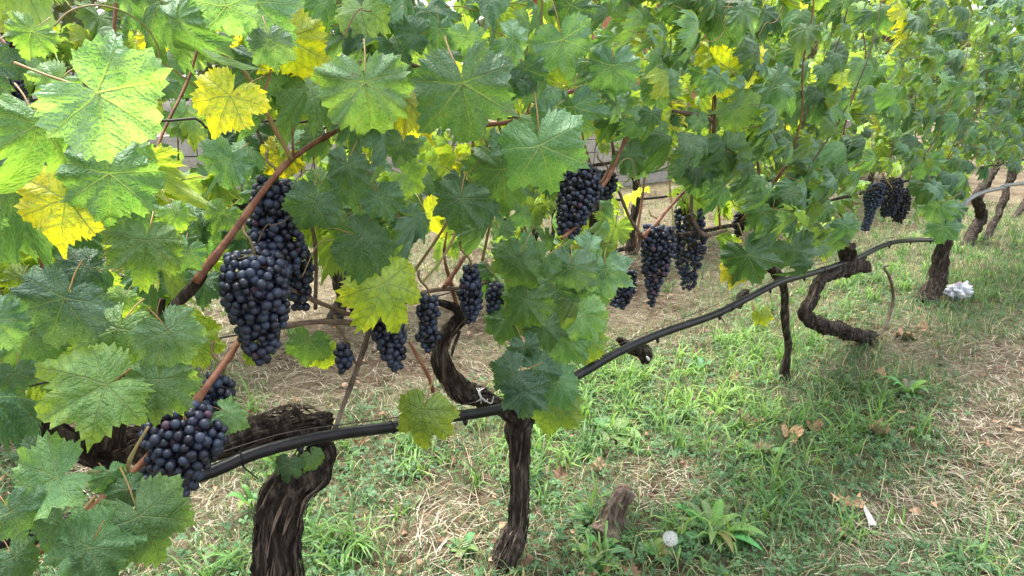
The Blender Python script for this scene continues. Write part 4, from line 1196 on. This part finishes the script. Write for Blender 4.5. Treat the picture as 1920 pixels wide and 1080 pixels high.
# ------------------------------------------------------------------ ground cover
GREEN = [(1250, 730, 260, 110, 1.2), (1500, 800, 230, 120, 1.1), (1080, 800, 120, 80, .9), (640, 900, 200, 90, .7), (1330, 1000, 200, 90, 1), (1680, 520, 160, 60, 1), (1850, 500, 150, 120, .9), (620, 1060, 140, 60, .9), (1500, 950, 160, 100, .7), (1000, 900, 60, 80, .8), (1730, 800, 100, 150, .35), (1100, 620, 60, 60, .4), (1400, 620, 120, 60, .8), (1850, 1000, 150, 100, .6), (540, 1000, 80, 80, .6)]
DRYP = [(720, 680, 260, 80, 1.3), (560, 640, 150, 120, 1.2), (950, 600, 200, 90, 1.2), (1180, 560, 110, 80, 1.2), (800, 1000, 110, 75, 1.2), (1240, 925, 110, 60, 1.2), (1690, 650, 60, 40, 1.1), (1650, 980, 90, 60, 1), (1470, 745, 70, 25, 1.1), (1180, 820, 70, 25, .6), (450, 940, 120, 60, 1), (200, 850, 150, 90, 1), (1250, 620, 150, 60, .9), (1880, 820, 110, 230, 1.5), (1760, 960, 90, 90, .7), (1640, 1040, 80, 60, .6), (1900, 700, 60, 60, .6), (1560, 700, 50, 20, .7), (1060, 900, 30, 40, .7), (1320, 430, 250, 60, .6)]
def field(lst, px, py):
    f_ = np.zeros(len(px))
    for (x, y, sx, sy, a) in lst:
        f_ += a * np.exp(-(((px - x) / sx) ** 2 + ((py - y) / sy) ** 2))
    return f_

def ground_points(n, pw, g):
    """sample ground points; density falls off with distance"""
    px = g.uniform(-500, 2500, n * 6); py = g.uniform(235, 1500, n * 6)
    r_, d = px - 960, py - 540
    vy, vz = F * CP - d * SP, -F * SP - d * CP
    t = -CAMH / vz
    x, y = r_ * t, vy * t
    dist = np.hypot(x, y)
    acc = (dist ** pw) / (7.0 ** pw)
    ok = (g.uniform(0, 1, len(px)) < acc) & (dist < 11) & (y > .1)
    px, py, x, y, dist = px[ok][:n], py[ok][:n], x[ok][:n], y[ok][:n], dist[ok][:n]
    return px, py, x, y, dist
_nz = {}
def patch(x, y, sc, off=0):
    return np.array([noise.noise(Vector((a * sc + off, b * sc, off))) for a, b in zip(x, y)])

def blades(x, y, h, w, lean, az, col, segs=3, bend=1.0, z0=0.0, start=.35):
    n = len(x)
    z = np.array([gz(a, b) for a, b in zip(x, y)]) + z0
    base = np.stack([x, y, z], 1)
    dirh = np.stack([np.cos(az), np.sin(az), np.zeros(n)], 1)
    perp = np.stack([-np.sin(az), np.cos(az), np.zeros(n)], 1)
    V = []
    wprof = [1, .85, .55, 0] if segs == 3 else [1, .6, 0]
    p = base.copy()
    ang = lean * start
    for k in range(segs + 1):
        ww = (w * wprof[k] * .5)[:, None]
        V.append(p - perp * ww); V.append(p + perp * ww)
        step = (h / segs)[:, None]
        p = p + (dirh * np.sin(ang)[:, None] + np.array([0, 0, 1.0]) * np.cos(ang)[:, None]) * step
        ang = ang + lean * bend * .65
    V = np.stack(V, 1)
    nv = 2 * (segs + 1)
    Fs = []
    for k in range(segs):
        a = 2 * k
        Fs.append([a, a + 1, a + 3, a + 2])
    Fs = (np.arange(n)[:, None, None] * nv + np.array(Fs)[None]).reshape(-1, 4)
    V = V.reshape(-1, 3)
    V[:, 2] = np.maximum(V[:, 2], np.repeat(z, nv) + .001 - z0 * .5)
    C = np.repeat(col, nv, 0)
    return V, Fs, C

def colmix(a, b, k, g, j=.12):
    c = np.array(a) * (1 - k[:, None]) + np.array(b) * k[:, None]
    return c * (1 + g.normal(0, j, (len(k), 1)))

def grass_set():
    g = np.random.default_rng(5)
    # short green grass
    px, py, x, y, dist = ground_points(150000, 1.4, g)
    f_ = .85 + field(GREEN, px, py) - .68 * field(DRYP, px, py) + .9 * patch(x, y, 2.6)
    ok = g.uniform(0, 1, len(px)) < np.clip(f_, .05, 1)
    px, py, x, y, dist, f_ = (a[ok] for a in (px, py, x, y, dist, f_))
    n = len(x)
    h = g.uniform(.02, .075, n) * (1 + .35 * np.clip(f_, 0, 1.5)) * np.where(dist > 5, 1.1, 1)
    w = g.uniform(.0018, .0038, n) * (1 + dist * .12)
    col = colmix((.035, .100, .042), (.135, .25, .095), g.uniform(0, 1, n) ** 1.3, g)
    dead = g.uniform(0, 1, n) < .16
    col[dead] = colmix((.26, .25, .12), (.46, .42, .25), g.uniform(0, 1, dead.sum()), g)
    V, Fs, C = blades(x, y, h, w, g.uniform(.3, 1.7, n), g.uniform(0, 6.283, n), col)
    tag(link('grass', npmesh('grass', V, Fs, [M_GRASS], C)), 'short green grass growing patchily over the vineyard ground', 'grass', kind='stuff')
    # long lush tufts
    px, py, x, y, dist = ground_points(5200, 1.0, g)
    f_ = field(GREEN, px, py) - .8 * field(DRYP, px, py) + .5 * patch(x, y, 2.0, 7) - field([(1500, 960, 260, 150, .75), (1800, 850, 250, 250, .8), (1480, 830, 120, 60, .3)], px, py)
    ok = g.uniform(0, 1, len(px)) < np.clip(f_ * .9, .03, 1)
    x, y, dist = x[ok], y[ok], dist[ok]
    k = 15
    n = len(x) * k
    tb = field([(1260, 700, 190, 90, .6), (1400, 760, 120, 60, .3), (1010, 830, 60, 60, .4)], px[ok], py[ok])
    tone = np.repeat(np.clip(g.uniform(0, .8, len(x)) + tb, 0, 1.1), k)
    xx = np.repeat(x, k) + g.normal(0, .018, n); yy = np.repeat(y, k) + g.normal(0, .018, n)
    ht = np.repeat(g.uniform(.06, .20, len(x)), k) * g.uniform(.55, 1.2, n)
    col = colmix((.05, .13, .035), (.20, .34, .08), np.clip(tone * .8 + g.uniform(0, .25, n), 0, 1.15), g)
    V, Fs, C = blades(xx, yy, ht, g.uniform(.004, .0105, n), g.uniform(.4, 2.1, n), g.uniform(0, 6.283, n), col)
    tag(link('tall_grass', npmesh('tall_grass', V, Fs, [M_GRASS], C)), 'taller bright tufts of broad-bladed grass under the hose', 'grass', kind='stuff')
    # straw lying down
    px, py, x, y, dist = ground_points(88000, 1.3, g)
    f_ = .22 + field(DRYP, px, py) - .5 * field(GREEN, px, py) - .5 * patch(x, y, 2.6) + .25 * patch(x, y, 9)
    ok = g.uniform(0, 1, len(px)) < np.clip(f_, .06, 1)
    px, x, y, dist = px[ok], x[ok], y[ok], dist[ok]
    n = len(x)
    flow = .8 * patch(x, y, 1.5, 5) * 3.1
    az = flow + g.normal(0, .9, n) + (g.uniform(0, 1, n) < .5) * math.pi
    col = colmix((.16, .13, .09), (.50, .455, .35), g.uniform(0, 1, n), g)
    red = g.uniform(0, 1, n) < .1
    col[red] *= np.array([.75, .55, .5])
    V, Fs, C = blades(x, y, g.uniform(.03, .11, n), g.uniform(.0010, .0023, n) * (1 + dist * .14), g.uniform(1.35, 1.75, n), az, col, segs=2, bend=.25, z0=0, start=.86)
    V[:, 2] += np.repeat(g.uniform(.002, .03, n) ** 1.0, 6)
    tag(link('straw', npmesh('straw', V, Fs, [M_STRAW], C)), 'pale dry straw matted over the soil between the rows', 'straw', kind='stuff')
    # clover: three round leaflets
    px, py, x, y, dist = ground_points(42000, 1.0, g)
    f_ = .5 + .8 * field(GREEN, px, py) - 1.0 * field(DRYP, px, py) + 1.1 * patch(x, y, 3.3, 21)
    ok = (g.uniform(0, 1, len(px)) < np.clip(f_, .01, 1)) & (dist < 5.5)
    x, y, dist = x[ok], y[ok], dist[ok]
    n = len(x)
    z = np.array([gz(a, b) for a, b in zip(x, y)]) + g.uniform(.008, .05, n)
    base = np.stack([x, y, z], 1)
    a0 = g.uniform(0, 6.283, n)
    sz = g.uniform(.006, .016, n)
    tilt = g.normal(0, .25, (n, 2))
    VV = []
    shape = [(0, 0), (.55, -.42), (.95, -.38), (1.05, 0), (.95, .38), (.55, .42)]
    for j in range(3):
        a = a0 + j * 2.094
        ca, sa = np.cos(a), np.sin(a)
        for (u, v) in shape:
            lx = (u * ca - v * sa) * sz; ly = (u * sa + v * ca) * sz
            lz = lx * tilt[:, 0] + ly * tilt[:, 1] + (u * .18) * sz
            VV.append(base + np.stack([lx, ly, lz], 1))
    V = np.stack(VV, 1).reshape(-1, 3)
    Fs = []
    for j in range(3):
        o = j * 6
        Fs += [[o, o + 1, o + 2, o + 3], [o, o + 3, o + 4, o + 5]]
    Fs = (np.arange(n)[:, None, None] * 18 + np.array(Fs)[None]).reshape(-1, 4)
    col = np.repeat(colmix((.035, .10, .04), (.10, .20, .08), g.uniform(0, 1, n), g), 18, 0)
    tag(link('clover', npmesh('clover', V, Fs, [M_GRASS], col, smooth=False)), 'low carpet of small round clover leaves among the grass', 'clover', kind='stuff')
grass_set()
def base_clumps():
    g = np.random.default_rng(31)
    xs, ys = [], []
    for (px, py, rad_, n) in ((520, 1165, .09, 260), (938, 1110, .06, 240), (1471, 716, .05, 120), (1633, 636, .07, 140), (1590, 625, .06, 100), (1742, 566, .07, 160), (1812, 462, .07, 120), (1847, 449, .06, 100), (1897, 413, .06, 80), (1120, 1022, .05, 60), (1795, 562, .07, 150)):
        b = gnd(px, py)
        a = g.uniform(0, 6.283, n); rr = rad_ * g.uniform(.5, 1.5, n)
        xs.append(b.x + np.cos(a) * rr); ys.append(b.y + np.sin(a) * rr * 1.0)
    x = np.concatenate(xs); y = np.concatenate(ys); n = len(x)
    col = colmix((.045, .10, .04), (.20, .30, .11), g.uniform(0, 1, n), g)
    dry = g.uniform(0, 1, n) < .45
    col[dry] = colmix((.20, .15, .08), (.50, .44, .28), g.uniform(0, 1, dry.sum()), g)
    V, Fs, C = blades(x, y, g.uniform(.03, .10, n), g.uniform(.002, .005, n), g.uniform(.3, 2.2, n), g.uniform(0, 6.283, n), col)
    tag(link('grass_fringe', npmesh('grass_fringe', V, Fs, [M_GRASS], C)), 'mixed green and dry grass tufts crowding the feet of the trunks', 'grass', kind='stuff')
base_clumps()

# broadleaf weeds
def weed(px, py, r_, n, h, label, col=((.06, .13, .045), (.14, .25, .08)), wid=.28, group='broadleaf weeds', seed=0, name='weed_plant'):
    g = random.Random(seed)
    b = gnd(px, py); b.z = gz(b.x, b.y)
    root = empty(name, b)
    tag(root, label, 'weed', group)
    for k in range(n):
        a = k * 2.4 + g.uniform(-.3, .3)
        L = r_ * g.uniform(.6, 1.1)
        W = L * wid * g.uniform(.8, 1.2)
        el = g.uniform(.1, .9) * h
        mbv, mbc = [], []
        segs = 7
        cc = [col[0][i] + (col[1][i] - col[0][i]) * g.random() for i in range(3)]
        for i in range(segs + 1):
            t = i / segs
            wv = W * (math.sin(math.pi * min(1, t ** .8)) ** .8 * .5 + .03) * (1 if t < 1 else .02)
            rr = L * t
            zz = el * math.sin(t * 2.2) + .008
            cx, cy = math.cos(a), math.sin(a)
            for sg, dz in ((-1, .25), (0, 0), (1, .25)):
                mbv.append((b.x + cx * rr - cy * wv * sg, b.y + cy * rr + cx * wv * sg, b.z + zz + abs(sg) * dz * wv))
                kk = 1.35 if sg == 0 else 1
                mbc.append([c * kk for c in cc])
        Fs = []
        for i in range(segs):
            for j in range(2):
                o = i * 3 + j
                Fs.append((o, o + 1, o + 4, o + 3))
        link('leaf', npmesh('leaf', mbv, Fs, [M_GRASS], np.array(mbc)), root)
weed(1335, 1010, .15, 24, .07, 'large rosette weed with long oval leaves near the dandelion clock', seed=1, wid=.2)
weed(1150, 815, .12, 9, .04, 'dark broad-leaved weed behind the cut stump', seed=2, wid=.5)
weed(480, 965, .08, 14, .09, 'upright pale-leaved weed beside the thickest trunk', seed=3)
weed(870, 1040, .055, 12, .04, 'small leafy weed in the straw left of the straight trunk', seed=4, wid=.4)
weed(1700, 745, .10, 12, .07, 'leafy weed at the grass edge beside a fallen brown leaf', seed=5)
weed(1430, 860, .10, 8, .05, 'leafy weed among grass near the curled orange leaf', seed=6, wid=.4)
weed(1100, 985, .07, 8, .03, 'flat round-leaved weed between straight trunk and cut stump', seed=7, wid=.6)
weed(1120, 1050, .08, 9, .04, 'low leafy weed below the cut stump', seed=8, wid=.5)
weed(1310, 700, .09, 12, .06, 'oval-leaved weed in the lush grass under the hose', seed=9, wid=.35)
weed(1230, 1050, .07, 7, .03, 'small oval-leaved weed at the foot of the dandelion clock', seed=10, wid=.5)

# stump
b = gnd(1145, 1010)
st = empty('cut_stump', b)
tag(st, 'weathered cut vine stump leaning out of the straw', 'stump')
q = b.dot(N) - D
tube('wood', pxpath([(1130, 1010, 30), (1148, 985, 24), (1158, 950, 17), (1166, 928, 17), (1173, 918, 15)], q), M_BARKW, st, sides=56, step=.004, bark=.24, seed=90)
pp = pxpath([(1172, 919, 12), (1177, 911, 11)], q)
tube('cut_face', pp, M_OLD, st, sides=18, step=.005, bark=.12)
# twig
tw = [gnd(x, y) + Vector((0, 0, .02)) for x, y in ((1040, 1095), (1100, 1068), (1150, 1050), (1200, 1025), (1222, 1010))]
tag(tube('twig', [(p, .0045 - .0006 * i) for i, p in enumerate(tw)], M_BARK, None, sides=8, step=.01, nodes=True), 'dark dead twig on the ground below the cut stump', 'twig')
# dead shoot on the grass
qs = qground(1655, 628)
o = tube('dead_shoot', pxpath([(1650, 632, 3), (1668, 590, 3.2), (1675, 555, 3), (1668, 520, 2.8), (1658, 502, 2), (1668, 498, 1.4)], qs), M_OLD, None, sides=8, step=.01)
tag(o, 'thin curved dead shoot standing in grass beside the zigzag trunk', 'shoot')
# long dead stems
for i, (a, b_, c, lab) in enumerate([((870, 840), (880, 880), (900, 970), 'pale dead stem bending beside the straight trunk'),
                                     ((1660, 870), (1655, 905), (1648, 945), 'pale dead stem standing beside the white scrap'),
                                     ((1700, 790), (1780, 830), (1880, 905), 'long pale dead stem lying across the thin grass at right'),
                                     ((1410, 650), (1400, 700), (1398, 730), 'pale dead stem left of the thin upright stem')]):
    pts = [gnd(*p) + Vector((0, 0, .02 + .02 * (k == 1))) for k, p in enumerate((a, b_, c))]
    tag(tube('dead_weed', [(p, .0016) for p in pts], M_STRAWSTEM, None, sides=6, step=.02), lab, 'dead weed')

# fallen leaves
FALL = [(1595, 945, 60, .55, 'largest pinkish brown fallen leaf, curled, above the white scrap'), (1480, 815, 42, .8, 'long pale folded leaf lying in the grass'),
        (1430, 850, 38, .5, 'small orange-brown curled leaf in the grass hollow'), (1122, 878, 30, .9, 'pale orange crumpled leaf beside the straight trunk'),
        (1635, 812, 34, .75, 'tan fallen leaf at the edge of the taller grass'), (1690, 628, 42, .6, 'brown fallen leaf beside the bare soil near the zigzag trunk'),
        (1736, 616, 30, .65, 'small tan leaf below the short dark trunk'), (1425, 600, 34, .45, 'rusty leaf lying behind the thin upright stem'),
        (1395, 795, 40, .05, 'dark red-brown fallen leaf in shaded grass'), (1525, 800, 30, .5, 'orange leaf half hidden by grass tufts'),
        (1370, 718, 26, .7, 'small pale leaf on the grass left of the thin stem'), (1180, 1072, 40, .6, 'curled brown leaf at the bottom beside the twig'),
        (1050, 905, 50, .1, 'dark dead leaf in the hollow between trunk and stump'), (1650, 710, 24, .7, 'tiny tan leaf under the zigzag trunk'),
        (490, 835, 40, .6, 'pinkish fallen leaf on the straw behind the hose'), (1110, 1038, 36, .15, 'dark brown leaf under the stump'),
        (670, 830, 30, .4, 'brown leaf on straw behind the hose between the trunks')]
DRYM = []
for i in range(6):
    g = random.Random(800 + i)
    DRYM.append(leaf_mesh('fallen_leaf', M_DRY, 700 + i, lob=g.uniform(.1, .6), cup=g.uniform(-1.2, .6), fold=g.uniform(.5, 1.3), rip=g.uniform(.06, .12), curl=g.uniform(-.5, .6), teeth=34, rings=(.4, .75), hi=False))
for i, (px, py, w, hue, lab) in enumerate(FALL):
    p = gnd(px, py, .022)
    size = w * depth(p) / F
    a = rnd.uniform(0, 6.28)
    z = Vector((rnd.gauss(0, .25), rnd.gauss(0, .25) - .15, 1)).normalized()
    y = Vector((math.cos(a), math.sin(a), 0)); y = (y - z * y.dot(z)).normalized(); x = y.cross(z)
    m = Matrix(((x.x, y.x, z.x, p.x), (x.y, y.y, z.y, p.y), (x.z, y.z, z.z, p.z), (0, 0, 0, 1)))
    o = link('fallen_leaf', DRYM[i % 6], None, m @ Matrix.Scale(size, 4))
    o.color = (hue, 0, 0, 1)
    tag(o, lab, 'fallen leaf', 'dry fallen leaves')

# dandelion clock
M_FLUFF = blade_material('dandelion_fluff', .5, .8)
b = gnd(1232, 1065)
hd = b.copy()
v = ray(1257, 1010)
t = (b.y + .0) / v.y
hd = CAM + v * t
dn = empty('dandelion', b)
tag(dn, 'white dandelion clock on a bent stalk at the bottom', 'dandelion')
tube('stalk', [(b, .0022), (b.lerp(hd, .5) + Vector((-.006, 0, .004)), .002), (hd, .0018)], M_PET, dn, sides=7, step=.01)
g = np.random.default_rng(3)
VV, FF, n0 = [], [], 0
Rr = 14.5 * depth(hd) / F
for k in range(105):
    u = 1 - 2 * (k + .5) / 105
    a = k * 2.39996
    d_ = Vector((math.sqrt(1 - u * u) * math.cos(a), math.sqrt(1 - u * u) * math.sin(a), u))
    e = d_.orthogonal().normalized(); e2 = d_.cross(e)
    c0, c1 = hd + d_ * .003, hd + d_ * Rr * float(g.uniform(.68, .86))
    VV += [c0 - e * .0002, c0 + e * .0002, c1 + e * .0002, c1 - e * .0002]; FF.append((n0, n0 + 1, n0 + 2, n0 + 3)); n0 += 4
    for j in range(7):
        b2 = j * 6.283 / 7
        w_ = (e * math.cos(b2) + e2 * math.sin(b2))
        pr = (e * -math.sin(b2) + e2 * math.cos(b2)) * .00018
        t1 = c1 + w_ * Rr * .3 + d_ * Rr * .18
        VV += [c1 - pr, c1 + pr, t1 + pr, t1 - pr]; FF.append((n0, n0 + 1, n0 + 2, n0 + 3)); n0 += 4
link('seed_head', npmesh('seed_head', [tuple(v_) for v_ in VV], FF, [M_FLUFF], np.full((n0, 3), (.85, .85, .87)), smooth=False), dn)
o = link('core', sphere_mesh('core', .0035, M_BARKW, 8, 6), dn, Matrix.Translation(hd))

# drippers, support wire, tendrils, litter
hose = bpy.data.objects['irrigation_hose']
hpath = catmull(hp, .02)
for k in range(8, len(hpath) - 2, 17):
    p, r_ = hpath[k]
    t = (hpath[k + 1][0] - hpath[k - 1][0]).normalized()
    mb = MB()
    tube_into(mb, [(p + N * -.004 - Vector((0, 0, r_ * .8)), .006), (p - Vector((0, 0, r_ + .005)) + N * -.006, .0055), (p - Vector((0, 0, r_ + .011)) + N * -.007, .0025)], 8, .004)
    link('dripper', mb.mesh('dripper', [M_HOSE]), hose)
for k in range(14, len(hpath) - 2, 41):
    p, r_ = hpath[k]; p2 = hpath[k + 1][0]
    mb = MB(); tube_into(mb, [(p, r_ + .0018), (p2, r_ + .0018)], 16, .05)
    link('joint', mb.mesh('joint', [M_HOSE]), hose)
wire('trellis_wire', [p + Vector((0, 0, .021 + .007 * math.sin(i * .9))) + N * .01 for i, (p, r_) in enumerate(hpath[::6])], 'thin rusty wire carrying the black hose', .0011)
def tendril(px, py, q, v_, sz, sd):
    g = random.Random(sd)
    c = at(px, py, q)
    pts = []
    for i in range(26):
        f_ = i / 25
        a = f_ * 9 + g.uniform(-.1, .1)
        rr_ = sz * (.35 * f_ if f_ > .4 else .05)
        pts.append((c + U * (f_ * sz * 1.2 * (1 if sd % 2 else -1) + rr_ * math.cos(a)) + Vector((0, 0, sz * .8 * math.sin(f_ * 2) + rr_ * math.sin(a))) - N * f_ * sz * .3, .0011))
    tube('tendril', pts, M_CANEG if sd % 3 else M_OLD, v_, sides=5, step=.004)
for i, (x, y) in enumerate([(500, 240), (640, 70), (400, 210), (480, 455), (1010, 150), (1290, 120), (1340, 40), (1420, 70), (760, 430), (880, 330), (1200, 360), (560, 520), (210, 290), (1590, 330), (930, 430)]):
    p = at(x, y, -.1)
    tendril(x, y, -.12, nearest_vine(sval(p)), .05 + .03 * (i % 3), i)
gl = np.random.default_rng(77)
px, py, x, y, dist = ground_points(1500, 1.0, gl)
n = len(x)
zz = np.array([gz(a, b) for a, b in zip(x, y)]) + gl.uniform(.008, .03, n)
a0 = gl.uniform(0, 6.283, n); sz = gl.uniform(.006, .02, n)
VV = []
for (u, v_) in ((-1, -.2), (-.3, -.8), (.5, -.6), (1, 0), (.4, .7), (-.4, .6)):
    u_ = u * gl.uniform(.6, 1.3, n); w_ = v_ * gl.uniform(.5, 1.2, n)
    VV.append(np.stack([x + (u_ * np.cos(a0) - w_ * np.sin(a0)) * sz, y + (u_ * np.sin(a0) + w_ * np.cos(a0)) * sz, zz + gl.uniform(-.4, .5, n) * sz], 1))
V = np.stack(VV, 1).reshape(-1, 3)
Fs = (np.arange(n)[:, None, None] * 6 + np.array([[0, 1, 2, 3], [0, 3, 4, 5]])[None]).reshape(-1, 4)
C = np.repeat(colmix((.10, .05, .03), (.36, .22, .13), gl.uniform(0, 1, n), gl), 6, 0)
tag(link('leaf_litter', npmesh('leaf_litter', V, Fs, [M_STRAW], C, smooth=False)), 'small broken brown leaf bits strewn in the grass', 'litter', kind='stuff')

# white paper scrap
mb = MB()
c = gnd(1636, 985, .02)
for k in range(5):
    dx = (k - 2) * .004
    mb.add([c + Vector((dx, 0, 0)), c + Vector((dx + .004, .002 * (-1) ** k, .004)), c + Vector((dx * .6 + .002, .045 + .006 * k, .03)), c + Vector((dx * .6 - .001, .045, .026))], [(0, 1, 2, 3)])
    mb.add([c + Vector((dx, 0, -.002)), c + Vector((dx + .004, .002 * (-1) ** k, .002)), c + Vector((dx * .6 + .002, .045 + .006 * k, .028)), c + Vector((dx * .6 - .001, .045, .024))], [(3, 2, 1, 0)])
tag(link('paper_scrap', mb.mesh('paper_scrap', [M_TIE], False)), 'frayed white scrap standing in the straw below the largest fallen leaf', 'scrap')

# plastic bag
def bag_material():
    m, t = newmat('white_film')
    g = NT(t)
    tc = g.n('ShaderNodeTexCoord')
    n1 = g.noise(tc.outputs['Object'], 9, 2)
    n2 = g.noise(tc.outputs['Object'], 22, 3)
    col = g.mix(g.maprange(n1.outputs[0], .56, .62), (.60, .61, .66), (.60, .34, .47))
    col = g.mix(g.math('MULTIPLY', g.maprange(n2.outputs[0], .62, .68), .6), col, (.25, .42, .40))
    g.out(g.bsdf(col, .35, .5))
    return m
c = gnd(1795, 562)
dd = depth(c) / F
mb = MB()
V, seg, ring = [], 64, 40
for i in range(ring + 1):
    a = math.pi * i / ring
    for k in range(seg):
        b2 = 2 * math.pi * k / seg
        d_ = Vector((math.sin(a) * math.cos(b2), math.sin(a) * math.sin(b2), math.cos(a)))
        k1 = 1 + .5 * noise.noise(d_ * 2.1) - .55 * abs(noise.noise(d_ * 3.5 + Vector((3, 0, 0)))) - .35 * abs(noise.noise(d_ * 8)) + .5 * max(0, d_.x * .6 + d_.z * .8 - .8) * 3 * abs(noise.noise(d_ * 6))
        V.append(c + Vector((d_.x * 24 * dd * k1, d_.y * 18 * dd * k1, max(.002, d_.z * 19 * dd * k1 + 15 * dd))))
Fs = [(i * seg + k, (i + 1) * seg + k, (i + 1) * seg + (k + 1) % seg, i * seg + (k + 1) % seg) for i in range(ring) for k in range(seg)]
mb.add(V, Fs)
tag(link('plastic_bag', mb.mesh('plastic_bag', [bag_material()])), 'crumpled white plastic bag with faint pink print beside the short trunk', 'bag')
